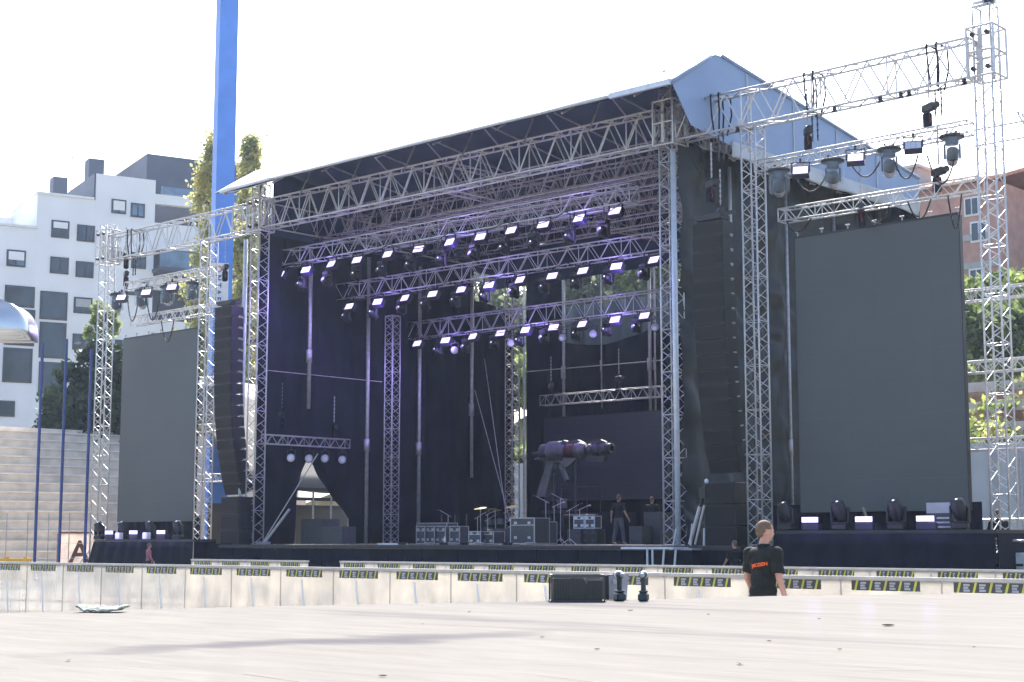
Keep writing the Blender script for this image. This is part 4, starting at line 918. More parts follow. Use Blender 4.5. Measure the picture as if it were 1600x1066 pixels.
def round_proto():
    t = thing('round_lamp', '-', 'lamp', (0, 0, 0)); m4 = Matrix.Translation((0, 0, -.34)) @ Matrix.Rotation(R(80), 4, 'X') @ Matrix.Rotation(R(28), 4, 'Y')
    b = MB(); b.lathe([(0, -.26), (.07, -.25), (.12, -.1), (.17, .04), (.175, .06), (.155, .06)], 20, m4); b.put('housing', M['black_metal'], t, True)
    b = MB(); b.lathe([(.158, .045), (.13, .07), (.07, .085), (0, .09)], 20, m4); b.put('round_face', M['lens_round'], t, True)
    b = MB(); b.box(-.2, -.18, -.02, .02, -.36, -.02); b.box(.18, .2, -.02, .02, -.36, -.02); b.box(-.18, .18, -.02, .02, -.04, -.02); b.box(-.02, .02, -.02, .02, -.02, .08); b.put('yoke', M['black_metal'], t); return t
def dome_proto():
    t = thing('domed_lamp', '-', 'lamp', (0, 0, 0))
    b = MB(); b.lathe([(0, 0), (.26, 0), (.29, -.03), (.29, -.07), (.25, -.09), (0, -.09)], 24); b.tube((-.1, 0, 0), (-.1, 0, .1), .03); b.tube((.1, 0, 0), (.1, 0, .1), .03); b.put('cap', M['black_metal'], t)
    b = MB(); b.lathe([(.255, -.092), (.265, -.3), (.26, -.55), (.235, -.62), (.2, -.64)], 24); b.put('clear_dome', M['dome'], t, True)
    b = MB(); b.cbox((0, 0, -.17), (.3, .26, .14), None, .03); b.cbox((-.17, 0, -.4), (.045, .12, .36), None, .02); b.cbox((.17, 0, -.4), (.045, .12, .36), None, .02); b.put('yoke', M['black_plastic'], t)
    m4 = Matrix.Translation((0, 0, -.53)) @ Matrix.Rotation(R(55), 4, 'X')
    b = MB(); b.lathe([(0, -.2), (.11, -.19), (.14, -.05), (.13, .2), (0, .2)], 16, m4); h = b.put('head', M['case_silver'], t, True)
    b = MB(); b.lathe([(.142, .0), (.136, .21), (.1, .24), (0, .24)], 16, m4); b.put('head_front', M['black_plastic'], h, True)
    return t
pw, pm, prd, pdm, pu = None, None, None, None, None
store = {}
def place(kind, p, label, grp, rz=0, scale=None):
    mk = {'wash': wash_proto, 'dark': lambda: wash_proto(False), 'moving': moving_proto, 'round': round_proto, 'dome': dome_proto}[kind]
    if kind not in store:
        t = mk(); store[kind] = t; t.location = p; t.rotation_euler = (0, 0, rz); t['label'] = label
        if scale: t.scale = (scale,) * 3
    else: t = copy_tree(store[kind], p, rz, label, scale=(scale or 1,) * 3)
    t['group'] = grp; return t
L1 = [(439, 432), (479, 425), (519, 416), (559, 410), (607, 401), (655, 393), (704, 382), (752, 374), (800, 364), (850, 355), (906, 345), (962, 334)]
L2 = [(547, 482), (591, 475), (634, 469), (677, 463), (722, 456), (765, 449), (814, 441), (864, 435), (912, 427), (964, 420), (1023, 410)]
L3 = [(653, 540), (697, 535), (740, 529), (783, 524), (822, 519), (866, 515), (911, 510), (962, 503), (1008, 497)]
D1 = [(472, 451.5), (511.5, 445), (556.6, 436), (597, 429.6), (641.5, 421.5), (689.6, 413), (741.6, 404.5), (788, 395.6), (834, 388), (891, 378), (944, 368)]
D2 = [(542, 501), (583.7, 495.5), (628, 488.6), (665, 482.5), (712, 477), (757, 470), (804, 463), (851, 456.6), (900, 449), (951, 442), (1007, 435)]
D3 = [(684.6, 553.5), (728.7, 548.5), (772, 543.5), (812.7, 538.6), (851, 534.7), (900, 529), (949, 523), (996, 518)]
for nm, LL, DD in (('front', L1, D1), ('middle', L2, D2), ('rear', L3, D3)):
    Y, z0, z1 = rowz[nm]
    for k, (px, py) in enumerate(LL):
        p = onY(px, py, Y - .2); p.z = p.z + .36; place('wash', p, f'lit violet-white panel lamp under the {nm} lighting truss, {ORD[k]} from the left', 'lit panel lamps under the stage roof', R((0, 7, -5, 4)[k % 4]), 1.02)
    for k, (px, py) in enumerate(DD):
        p = onY(px, py, Y - .1); p.z += .52; place('moving', p, f'black moving head lamp under the {nm} lighting truss, {ORD[k]} from the left', 'moving head lamps under the stage roof', R(-6 + 7 * (k % 3)))
        zz = z0 + (.26 if nm == 'front' else .0)
        if zz - p.z > .12:
            b = MB(); b.tube((p.x, p.y, p.z + .06), (p.x, p.y, z0), .02, 6); o = b.put('drop_pole', M['black_metal'], None); tag(o, f'drop pole holding the {ORD[k]} moving head of the {nm} lighting truss', 'pole', 'drop poles of the moving heads')
for k, (px, py) in enumerate(((711, 548), (798.6, 536.7), (879.6, 528), (927, 522.5), (1024, 512))):
    p = onY(px, py, 45.2); p.z += .34; place('round', p, f'round faced lamp under the rear lighting truss, {ORD[k]} from the left', 'round faced lamps inside the stage')
for k, (px, py) in enumerate(((455, 716), (483, 717), (508, 717), (535, 719))):
    p = onX(px, py, xs_); p.z += .34; place('round', p, f'round faced lamp glowing white over the curtain opening, {ORD[k]} from the left', 'round faced lamps inside the stage', R(10))
for k, (px, py) in enumerate(((1217, 264), (1301, 249), (1389, 231), (1487, 211))):
    p = onY(px, py, yT + .0); place('dome', p, f'lamp under a clear rain dome above the right screen, {ORD[k]} from the left', 'domed lamps', R(30), 1.12)
for k, (px, py) in enumerate(((183, 459), (222, 453), (262, 447), (303, 441))):
    p = onY(px, py, yT + .0); place('dome', p, f'lamp under a clear rain dome above the left screen, {ORD[k]} from the left', 'domed lamps', R(30), 1.12)
for k, (px, py, q) in enumerate(((1251, 268, 'wash'), (1337, 248, 'wash'), (1427, 229, 'dark'))):
    p = onY(px, py, yT - .25); p.z += .3; place(q, p, ('lit' if q == 'wash' else 'switched-off') + f' panel lamp on the truss above the right screen, {ORD[k]} from the left', 'panel lamps on the side trusses', R(25))
for k, (px, py) in enumerate(((190, 466), (229, 458), (269, 450))):
    p = onY(px, py, yT - .25); p.z += .3; place('wash', p, f'lit panel lamp on the truss above the left screen, {ORD[k]} from the left', 'panel lamps on the side trusses', R(25))
# lamps on the platforms
def floor_moving(lb, p, s=1.5):
    if 'fm' not in store:
        t = thing('moving_head_lamp', lb, 'lamp', (0, 0, 0), 'floor moving heads on the side platforms')
        b = MB(); b.cbox((0, 0, .08), (.36, .30, .15), None, .03); b.put('base', M['black_plastic'], t)
        b = MB(); b.cbox((-.19, 0, .34), (.05, .15, .38), None, .02); b.cbox((.19, 0, .34), (.05, .15, .38), None, .02); b.cbox((0, 0, .175), (.36, .17, .035), None, .01); b.put('yoke', M['black_plastic'], t)
        m4 = Matrix.Translation((0, 0, .42)) @ Matrix.Rotation(R(20), 4, 'X') @ Matrix.Rotation(R(-12), 4, 'Y')
        b = MB(); b.lathe([(0, -.22), (.13, -.21), (.16, -.1), (.165, .05), (.145, .22), (.13, .25), (0, .25)], 18, m4); h = b.put('head', M['black_plastic'], t, True)
        b = MB(); b.ell((-.05, -.05, .655), (.035, .035, .025), None, 12, 6); b.put('lens', M['panel_lit_small'], h, True); t.location = p; t.scale = (s,) * 3; store['fm'] = t
    else: copy_tree(store['fm'], p, R(15), lb, scale=(s,) * 3)
def floor_wash(lb, p, s, rz):
    if 'fw' not in store:
        t = thing('led_lamp', lb, 'lamp', (0, 0, 0), 'lit floor lamps on the side platforms')
        b = MB(); b.cbox((0, 0, .10), (.5, .26, .2), None, .02); b.put('housing', M['lamp_housing'], t)
        b = MB(); b.cbox((0, -.02, .29), (.5, .16, .16), None, .02); b.put('head', M['black_plastic'], t)
        b = MB(); 
        for i in range(4): b.box(-.235 + i * .119, -.235 + i * .119 + .113, -.118, -.104, .222, .362)
        b.put('lit_face', M['panel_lit'], t); t.location = p; t.rotation_euler = (0, 0, rz); t.scale = (s,) * 3; store['fw'] = t
    else: copy_tree(store['fw'], p, rz, lb, scale=(s,) * 3)
for k, px in enumerate((1229, 1313, 1401, 1500)):
    p = onY(px, 812, 35.5); p.z = RPZ; floor_moving(f'large black moving head on the right platform, {ORD[k]} from the left', p, 1.12)
for k, px in enumerate((1268, 1352, 1448)):
    p = onY(px, 815, 35.3); p.z = RPZ; floor_wash(f'brightly lit low lamp on the right platform, {ORD[k]} from the left', p, .95, R(8))
for k, px in enumerate((156, 193, 236, 279)):
    p = onY(px, 812, 35.9); p.z = LPZ; floor_moving(f'large black moving head on the left platform, {ORD[k]} from the left', p, 1.05)
for k, px in enumerate((174, 212, 255)):
    p = onY(px, 815, 35.7); p.z = LPZ; floor_wash(f'brightly lit low lamp on the left platform, {ORD[k]} from the left', p, .95, R(8))
for k, px in enumerate((186, 229)):
    p = onY(px, 838, 35.45); p.z = LPZ; b = MB(); b.cbox(p + Vector((0, 0, .14)), (.3, .2, .26), None, .02); t = tag(b.put('junction_box', M['white_paint']), f'small pale box among the lamps on the left platform, {("left", "right")[k]} one', 'box', 'pale boxes on the left platform')
# boxes and lit crate at the right of the right platform
p = onY(1476, 805, 36.3); t = thing('amplifier_rack', 'pale and black rack box at the right end of the right light platform', 'rack', (p.x, p.y, RPZ)); b = MB(); b.cbox((p.x, p.y, RPZ + .36), (.75, .55, .7), None, .02); b.put('body', M['case'], t)
b = MB(); b.box(p.x - .34, p.x + .34, p.y - .29, p.y - .278, RPZ + .42, RPZ + .68); b.put('pale_panel', M['grey_paint'], t); b = MB()
for k in range(3): b.box(p.x - .3, p.x + .3, p.y - .292, p.y - .278, RPZ + .06 + k * .11, RPZ + .1 + k * .11)
b.put('slot_strip', M['case_edge'], t)
b = MB(); p = onY(1376, 830, 36.4); b.slab([(p.x - .3, p.y, RPZ), (p.x - .24, p.y, RPZ), (p.x - .44, p.y, RPZ + .6), (p.x - .5, p.y, RPZ + .6)], .05); tag(b.put('timber_plank', mat('plain_timber', (.3, .24, .17), .7)), 'short leaning timber plank between the lamps on the right platform', 'plank')

# violet light thrown by the rows of lamps (each light sits at its lamps)
for nm, LL in (('front', L1), ('middle', L2), ('rear', L3)):
    Y, z0, z1 = rowz[nm]
    for k in (1, len(LL) // 2, len(LL) - 2):
        px, py = LL[k]; p = onY(px, py, Y - .5); ld = bpy.data.lights.new('lamp_glow', 'SPOT'); ld.energy = 130; ld.spot_size = R(165); ld.spot_blend = .6; ld.color = (.40, .30, 1.0); ld.shadow_soft_size = .4
        o = bpy.data.objects.new('lamp_glow', ld); COL.objects.link(o); o.location = p; o.rotation_euler = (R(-25), 0, 0)
        l2 = bpy.data.lights.new('lamp_glow', 'POINT'); l2.energy = 42; l2.color = (.36, .26, 1.0); l2.shadow_soft_size = .4; o = bpy.data.objects.new('lamp_glow', l2); COL.objects.link(o); o.location = p + Vector((0, .1, -.1))
for px, Y, z in ((1268, 34.9, RPZ), (1352, 34.9, RPZ), (1448, 34.9, RPZ), (174, 35.3, LPZ), (212, 35.3, LPZ), (255, 35.3, LPZ)):
    p = onY(px, 812, Y - .25); ld = bpy.data.lights.new('lamp_glow', 'POINT'); ld.energy = 5; ld.color = (.42, .32, 1.0); ld.shadow_soft_size = .2; o = bpy.data.objects.new('lamp_glow', ld); COL.objects.link(o); o.location = (p.x, p.y, z + .3)

# =================================================================== THINGS ON THE STAGE
def case(lb, px0, px1, yt, yb_, Y, d=.6, name='flight_case', open_=False, m='case', edge='case_edge'):
    x0, x1 = Xp(px0, Y, 830), Xp(px1, Y, 830)
    if yb_ is None: z0 = DZ
    else: z0 = max(DZ, onY((px0 + px1) / 2, yb_, Y).z)
    z1 = onY((px0 + px1) / 2, yt, Y).z; t = thing(name, lb, 'flight case', ((x0 + x1) / 2, Y, z0), 'flight cases on the stage'); w = x1 - x0; h = z1 - z0
    wh = .09 if z0 <= DZ + .01 else 0
    b = MB(); b.box(x0 + .012, x1 - .012, Y + .012, Y + d - .012, z0 + wh + .012, z1 - .012); b.put('panel', M[m], t)
    b = MB(); e = .03
    for x in (x0, x1 - e):
        for y in (Y, Y + d - e): b.box(x, x + e, y, y + e, z0 + wh, z1)
    for z in (z0 + wh, z1 - e):
        for y in (Y, Y + d - e): b.box(x0 + e, x1 - e, y + .001, y + e - .001, z + .001, z + e - .001)
        for x in (x0, x1 - e): b.box(x + .001, x + e - .001, Y + e, Y + d - e, z + .001, z + e - .001)
    b.box(x0 + e, x1 - e, Y + .002, Y + .012, z0 + wh + h * .7, z0 + wh + h * .7 + .025); b.put('edging', M[edge], t)
    for sx in (.22, .78):
        for sz in (.24, .8): b = MB(); b.cbox((x0 + w * sx, Y + .003, z0 + wh + (h - wh) * sz), (.13, .014, .09), None, .004); b.put('latch', M[edge], t)
    if wh:
        b = MB()
        for sx in (.12, .88):
            for y in (Y + .08, Y + d - .08): b.tube((x0 + w * sx - .02, y, z0 + .045), (x0 + w * sx + .02, y, z0 + .045), .045, 10)
        b.put('caster', M['black_metal'], t)
    return t
case('square dark flight case with bright metal edges at centre stage', 797, 835, 809, 850, 40.0, .8)
case('dim wide case standing behind the bright edged one', 828, 853, 815, 850, 40.9)
case('small bright edged case in the dark, left of the centre case', 732, 751, 830, 850, 40.4)
case('dim brown case right beside the small bright edged case', 752, 771, 830, 850, 40.6, edge='alu_dull')
for k, (a, c) in enumerate(((650, 664), (665, 679), (680, 696), (702, 718))): case(f'dark rack case in the left group of racks, {ORD[k]} from the left', a, c, 822, 850, 41.0 + .1 * k, .5, edge='alu_dull')
case('taller dark rack at the back of the left group of racks', 651, 698, 817, 850, 42.0, .6, edge='alu_dull')
case('small framed rack unit high at the right of centre stage', 896, 913, 806, 826, 43.0, .4, edge='steel_pale'); case('framed rack unit with a bright figure eight front beside its twin', 914, 929, 806, 826, 43.0, .4, edge='steel_pale')
case('plain dark box under the two framed rack units', 886, 907, 827, 850, 42.8, .5, edge='case'); case('plain black box under the right framed rack unit', 909, 932, 827, 850, 42.9, .5, edge='case', m='black_plastic')
case('dark road case in front of the curtain opening', 470, 502, 811, 850, 38.6, .9, edge='case'); case('lower dark road case right of the curtain opening', 501, 534, 823, 850, 38.2, .7, edge='case')
case('grey box beside the technician on the stage', 983, 1003, 822, 850, 43.4, .6, edge='case'); case('wide grey box at the right of the stage near the seated technician', 1006, 1032, 800, 850, 44.2, .8, edge='case')
case('low dark box in front of the drums', 770, 795, 826, 850, 41.8, .6, edge='case')
# dark riser with equipment under the ray gun
x0, x1 = Xp(858, 46.3, 800), Xp(938, 46.3, 800); t = thing('stage_riser', 'dark two-level riser with equipment under the ray gun prop', 'riser', ((x0 + x1) / 2, 46.5, DZ)); zr1 = onY(900, 800, 46.3).z
b = MB(); b.box(x0, x1, 46.3, 48.5, DZ, zr1); b.put('base', M['black_cloth'], t); b = MB()
for k in range(5): b.tube((x0 + (x1 - x0) * k / 4, 46.3, zr1), (x0 + (x1 - x0) * k / 4, 46.3, zr1 + .95), .018, 6)
for z in (.5, .95): b.tube((x0, 46.3, zr1 + z), (x1, 46.3, zr1 + z), .018, 6)
b.put('railing', M['black_metal'], t)
# drum kit
dp = onY(772, 840, 43.2); dp.z = DZ; t = thing('drum_kit', 'dark drum kit with glinting cymbals left of the bright gap', 'drum kit', dp); sx = dp.x
dz_ = DZ
b = MB(); b.lathe([(0, 0), (.28, 0), (.28, .42), (0, .42)], 24, Matrix.Translation((sx, dp.y, dz_ + .29)) @ Matrix.Rotation(R(90), 4, 'X')); b.put('bass_drum', M['black_plastic'], t)
for ox, oy, oz, r_, h_ in ((-.3, .1, .75, .17, .2), (.25, .1, .75, .17, .22), (.6, .4, .2, .22, .42), (-.65, .35, .5, .18, .15)):
    b = MB(); b.lathe([(0, 0), (r_, 0), (r_, h_), (0, h_)], 18, Matrix.Translation((sx + ox, dp.y + oy, dz_ + oz))); b.put('drum', M['case'], t)
for ox, oy, oz, tl in ((-.62, -.1, 1.35, 12), (.05, 0, 1.3, -10), (.7, .2, 1.4, 14)):
    b = MB(); b.tube((sx + ox, dp.y + oy + .05, dz_), (sx + ox, dp.y + oy, dz_ + oz), .014, 6); b.put('stand', M['alu_dull'], t)
    b = MB(); b.lathe([(.03, .03), (.24, 0), (.24, .005), (.03, .04)], 20, Matrix.Translation((sx + ox, dp.y + oy, dz_ + oz)) @ Matrix.Rotation(R(tl), 4, 'X')); b.put('cymbal', M['brass'], t)
def mic_stand(lb, px, Y, ztop, boom=.5, sgn=1):
    p = onY(px, 845, Y); x = p.x; t = thing('microphone_stand', lb, 'microphone stand', (x, Y, DZ), 'microphone stands on the stage'); b = MB()
    for a_ in range(3): b.tube((x, Y, DZ + .22), (x + .3 * math.cos(a_ * 2.09), Y + .3 * math.sin(a_ * 2.09), DZ + .015), .012, 6)
    b.put('tripod', M['alu_dull'], t); b = MB(); b.tube((x, Y, DZ + .1), (x, Y, DZ + ztop), .013, 6); b.tube((x - sgn * .15, Y, DZ + ztop - .05), (x + sgn * boom, Y, DZ + ztop + .2), .011, 6); b.put('pole', M['alu_dull'], t)
    b = MB(); b.caps((x + sgn * boom, Y, DZ + ztop + .2), (x + sgn * (boom + .12), Y, DZ + ztop + .22), .02, .03, 8); b.put('microphone', M['black_metal'], t)
for k, (px, Y, z, lb) in enumerate(((853, 41.6, 1.5, 'tall microphone stand right of the centre case'), (890, 42.0, 1.2, 'microphone stand in front of the framed rack units'), (876, 44.5, 1.7, 'microphone stand below the ray gun trigger'), (746, 42.6, 1.0, 'microphone stand at the left of the drum kit'), (700, 42.8, 1.1, 'microphone stand behind the left racks'), (762, 42.0, .9, 'short microphone stand by the small bright case'))):
    mic_stand(lb, px, Y, z, .45, 1 if k % 2 else -1)
# keyboards / guitars clutter
for k, (px, Y) in enumerate(((688, 43.5), (709, 43.8), (727, 43.0))):
    p = onY(px, 845, Y); t = thing('guitar', f'dark guitar on a stand behind the left racks, {ORD[k]} from the left', 'guitar', (p.x, Y, DZ), 'guitars on stands'); b = MB()
    b.lathe([(0, 0), (.17, 0), (.17, .05), (0, .05)], 16, Matrix.Translation((p.x, Y, DZ + .36)) @ Matrix.Rotation(R(78), 4, 'X')); b.lathe([(0, 0), (.13, 0), (.13, .05), (0, .05)], 16, Matrix.Translation((p.x, Y + .04, DZ + .58)) @ Matrix.Rotation(R(78), 4, 'X')); b.put('body', M['speaker_side'], t)
    b = MB(); b.box(p.x - .025, p.x + .025, Y + .05, Y + .075, DZ + .6, DZ + 1.15); b.put('neck', M['bark'], t); b = MB(); b.tube((p.x - .15, Y - .15, DZ), (p.x, Y + .12, DZ + .6), .012); b.tube((p.x + .15, Y - .15, DZ), (p.x, Y + .12, DZ + .6), .012); b.put('stand', M['black_metal'], t)
# coiled cables along the deck edge
for k, px in enumerate((625, 668, 690, 704, 722, 745, 790, 826)):
    p = onY(px, 851, 36.4); b = MB()
    for q in range(3): 
        pts = [(p.x + (.13 + .02 * q) * math.cos(a_), 36.5 + (.11 + .02 * q) * math.sin(a_), DZ + .02 + q * .028) for a_ in [i * math.pi / 7 for i in range(15)]]; b.path(pts, .016, 5)
    tag(b.put('coiled_cable', M['galv' if k % 2 else 'cable']), f'coil of cable on the front edge of the stage deck, {ORD[k]} from the left', 'cable', 'coiled cables on the deck edge')
# water bottle
b = MB(); p = onY(695, 846, 37.4); b.lathe([(0, 0), (.04, 0), (.04, .22), (.015, .27), (.015, .3), (0, .3)], 12, Matrix.Translation((p.x, p.y, DZ))); tag(b.put('bottle', M['white_paint'], None, True), 'small pale bottle standing before the left rack cases', 'bottle')
b = MB(); x0, x1 = Xp(604, 37, 851), Xp(640, 37, 851); b.box(x0, x1, 36.6, 36.9, DZ + .002, DZ + .06); tag(b.put('cable_ramp', M['steel_pale']), 'pale metal bar lying on the deck edge left of the racks', 'ramp')
# white table at the right front
x0, x1 = Xp(970, 34.9, 855), Xp(1052, 34.9, 855); zt_ = onY(1010, 855, 34.9).z; t = thing('side_stage_table', 'pale metal work platform with legs beside the right main tower', 'platform', ((x0 + x1) / 2, 34.9, 0)); b = MB(); b.box(x0, x1, 34.9, 35.6, zt_ - .06, zt_); b.put('top', M['steel_pale'], t)
for x in (x0 + .9, x0 + 1.08, x1 - .5, x1 - .1):
    b = MB(); b.tube((x, 34.95, 0), (x + (.15 if x > x1 - .6 else 0), 34.95, zt_ - .062), .03, 6); b.put('leg', M['steel_pale'], t)
b = MB(); x0, x1 = Xp(1072, 36, 858), Xp(1108, 36, 858); 
t = thing('side_stage_table', 'low dark table with pale edge right of the right main tower', 'table', ((x0 + x1) / 2, 35.2, 0)); z_ = onY(1090, 857, 35.2).z; b.box(x0, x1, 35.2, 35.65, z_ - .05, z_); b.put('top', M['galv'], t); b = MB(); b.box(x0 + .02, x1 - .02, 35.22, 35.63, .02, z_ - .053); b.put('skirt', M['black_cloth'], t)
# lifting tower (folded telescopic stand)
p = onY(1078, 858, 35.9); q = onY(1104, 752, 35.9); t = thing('lifting_stand', 'slanting telescopic lifting stand beside the right main tower', 'stand', (p.x, p.y, 1.38)); b = MB(); p.z = 1.4
b.tube(p, p.lerp(q, .6), .055, 8); b.tube(p + Vector((.18, 0, 0)), p.lerp(q, .62) + Vector((.14, 0, 0)), .035, 8); b.put('column', M['alu_dull'], t); b = MB(); b.tube(p.lerp(q, .55), q, .04, 8); b.cbox(p.lerp(q, .82), (.2, .16, .3)); b.put('upper_section', M['black_metal'], t)
b = MB(); b.ell(q, (.06, .06, .07)); b.put('top_fitting', M['steel_pale'], t); b = MB()
for dx in (-.5, .1, .55): b.tube((p.x + dx, p.y - .1, 1.37), (p.x + dx * .9, p.y, 2.0 - abs(dx) * .3), .03, 6)
b.put('outrigger', M['galv'], t)
p = onY(396, 845, 37.5); t = thing('lifting_stand', 'slanting strut stand at the foot of the left main tower', 'stand', (xTL + 1.0, 37.4, DZ)); b = MB(); b.tube((xTL + .6, 37.2, DZ), (xTL + 1.6, 37.6, DZ + 1.3), .05, 8); b.tube((xTL + .5, 37.2, DZ), (xTL + 2.0, 38.6, DZ + 3.4), .022, 8); b.put('column', M['alu_dull'], t)
b = MB(); b.cbox((xTL + .6, 37.2, DZ + .06), (.5, .3, .1)); b.put('foot', M['galv'], t)

# ray gun ------------------------------------------------------------------
GY = 46.2; gc0, gc1 = onY(842, 706, GY), onY(956, 703, GY); Lg = gc1.x - gc0.x; gz = onY(900, 704, GY).z; gx0 = gc0.x
gun = thing('ray_gun_prop', 'giant grey ray gun prop with a dark red band pointing right', 'prop', ((gc0.x + gc1.x) / 2, GY, gz)); Ax = Matrix.Translation((gx0, GY, gz)) @ Matrix.Rotation(R(90), 4, 'Y')
s_ = Lg
def lg(prof, name, m): b = MB(); b.lathe([(r * s_, z * s_) for r, z in prof], 28, Ax); return b.put(name, M[m], gun, True)
pr_ = [(0, .05), (.085, .06)]
for k in range(6): z = .17 + k * .033; pr_ += [(.078, z), (.110, z + .006), (.110, z + .02), (.078, z + .026)]
pr_ += [(.07, .38), (.07, .40)]
lg(pr_, 'ribbed_body', 'gun_metal'); lg([(.075, .402), (.085, .41), (.085, .53), (.075, .538)], 'red_band', 'gun_red'); lg([(.07, .54), (.088, .545), (.088, .62), (.06, .65), (.052, .66)], 'collar', 'gun_metal')
lg([(.045, .66), (.045, .70), (.06, .705), (.06, .725), (.048, .73), (.048, .755), (.066, .77), (.066, .84), (.058, .845), (.058, .86), (.068, .865), (.068, .93), (.06, .95), (.045, .955), (.045, .93), (0, .93)], 'barrel', 'gun_dark'); lg([(.05, .956), (.058, .96), (.058, 1.0), (.03, 1.0), (.03, .956)], 'muzzle', 'black_metal')
for a_ in (-40, -15, 10, 35, 62):
    b = MB(); m4 = Ax @ Matrix.Rotation(R(a_ * 2), 4, 'Z'); b.prism([(.03 * s_, .14 * s_), (.095 * s_, .15 * s_), (.10 * s_, -.01 * s_), (.085 * s_, -.02 * s_), (.05 * s_, .06 * s_)], -.012 * s_, .012 * s_, m4 @ Matrix(((1, 0, 0, 0), (0, 0, 1, 0), (0, 1, 0, 0), (0, 0, 0, 1)))); b.put('tail_fin', M['gun_dark'], gun)
def gp(pts, name, m, th=.05):
    b = MB(); b.prism([(gx0 + p[0] * s_, gz + p[1] * s_) for p in pts], GY - th * s_, GY + th * s_, Matrix(((1, 0, 0, 0), (0, 0, 1, 0), (0, 1, 0, 0), (0, 0, 0, 1)))); return b.put(name, M[m], gun)
gp([(.05, -.08), (.12, -.115), (.32, -.115), (.40, -.17), (.44, -.165), (.56, -.085), (.50, -.065), (.10, -.065)], 'lower_frame', 'gun_metal', .035)
gp([(.14, -.12), (.235, -.12), (.17, -.32), (.13, -.47), (.0, -.47), (.02, -.40), (.09, -.24)], 'grip', 'gun_metal', .04)
gp([(.29, -.15), (.33, -.14), (.41, -.30), (.38, -.32)], 'trigger', 'gun_metal', .02)
gp([(.10, .085), (.2, .11), (.36, .115), (.42, .10), (.56, .11), (.60, .09), (.40, .08), (.2, .09)], 'top_rail', 'gun_metal', .025)
gp([(.72, .08), (.76, .105), (.86, .10), (.93, .075), (.92, .07), (.72, .07)], 'front_sight', 'gun_dark', .02)
gp([(.66, -.07), (.70, -.12), (.90, -.13), (.93, -.08)], 'lower_barrel', 'gun_dark', .03)
b = MB(); b.tube((gx0 + .2 * s_, GY + .05, DZ), (gx0 + .2 * s_, GY + .05, gz - .12 * s_), .05, 8); b.tube((gx0 + .5 * s_, GY + .05, DZ), (gx0 + .5 * s_, GY + .05, gz - .08 * s_), .05, 8); b.put('support_post', M['black_metal'], gun)

# white tent seen through the curtain opening
te = Vector((XW - 14, 53, 0)); q0, q1 = onX(455, 800, XW - 9), onX(560, 800, XW - 9); t = thing('tent', 'white tent seen through the triangular opening of the left curtain', 'tent', (XW - 9, (q0.y + q1.y) / 2, 0))
zt1 = onX(500, 735, XW - 9).z; zt0 = onX(500, 768, XW - 9).z
grid_mesh('canopy', lambda u, v: (XW - 9 - 5 * v, q0.y - 3 + (q1.y - q0.y + 6) * u, zt0 + (zt1 - zt0) * (5.5 * v) + .08 * math.sin(u * 9)), 30, 6, M['tent'], t, True, .02)
b = MB()
for k in range(9): y = q0.y - 2 + k * 1.1; b.tube((XW - 9, y, 0), (XW - 9, y, zt0), .05)
b.put('leg_row', M['galv'], t)["kind"] = "stuff"
grid_mesh('side_wall', lambda u, v: (XW - 11.8, q0.y - 2.6 + (q1.y - q0.y + 5) * u, .02 + 3.2 * v), 30, 4, M['tent'], t, True, .02)
b = MB()
for z in (3.35, 3.8): b.box(XW - 9.2, XW - 9.0, q0.y - 2, q1.y + 2, z, z + .15)
b.put('beam', M['black_metal'], t)

# =================================================================== CROWD BARRIERS
def panel_proto(name, w, h, z0, m, sw, group, ribs=True):
    t = thing(name, '-', 'barrier', (0, 0, 0), group)
    b = MB(); b.box(.008, w - .008, -.008, .008, .06, h - .035); b.put('clear_sheet', m, t)
    b = MB(); b.box(0, w, -.03, .03, h - .033, h); b.box(.0, w, -.03, .03, 0, .058); b.box(0, .006, -.0095, .0095, .06, h - .035); b.put('frame_rail', M['board'], t)
    if ribs:
        b = MB(); b.slab([(w * .50, -.012, .06), (w * .55, -.012, .06), (w * .43, -.012, h - .19), (w * .40, -.012, h - .19)], -.004); b.put('brace', M['white_paint'], t)
    sh = .105 * h / 1.12; zt = h - .045; x0 = w * .12; L = w * sw
    bs = MB(); bs.box(x0, x0 + L, -.0125, -.0095, zt - sh, zt)
    by = MB(); n = 5; k5 = L / (n - .35)
    for k in range(n):
        xa = x0 + .03 + k * k5; 
        by.add([(xa, -.0135, zt - sh), (xa + .026, -.0135, zt - sh), (xa + .056, -.0135, zt), (xa + .03, -.0135, zt)], [(0, 1, 2, 3)])
    b = MB()
    for k in range(n - 1):
        xa = x0 + .03 + k * k5 + .078; xb = xa + k5 - .105
        for q in range(3): b.box(xa, xb - (.015 if q == 1 else 0), -.0136, -.0127, zt - sh * (.24 + .27 * q) - sh * .105, zt - sh * (.24 + .27 * q) + sh * .105)
    bs.put_multi('sticker', [(bs, M['st_black']), (by, M['st_yellow']), (b, M['st_text'])], t)
    return t
B1Y, B2Y = 15.2, 22.0
H1 = EYE - .01684 * 55.1 * B1Y / 37; H2 = EYE - .0128 * 55.1 * B2Y / 37
st1 = [106, 170, 235, 304, 376, 453, 540, 629, 725, 828, 938, 1058, 1190, 1332, 1490]
X1 = [onY(px, 890, B1Y).x for px in st1]; w1 = (X1[-1] - X1[0]) / (len(X1) - 1)
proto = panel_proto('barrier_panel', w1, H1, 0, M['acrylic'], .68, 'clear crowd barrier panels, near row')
nb = 0
for k in range(-7, 20):
    x = X1[0] + k * w1 - w1 * .12
    if nb >= 26: break
    lb = f'clear barrier panel of the near row with striped warning sticker, {ORD[nb]} from the left'; nb += 1
    if k == -7: proto.location = (x, B1Y, 0); proto['label'] = lb
    else: copy_tree(proto, (x, B1Y, 0), 0, lb)
st2 = [1036, 1112, 1190, 1277, 1368, 1465, 1567]
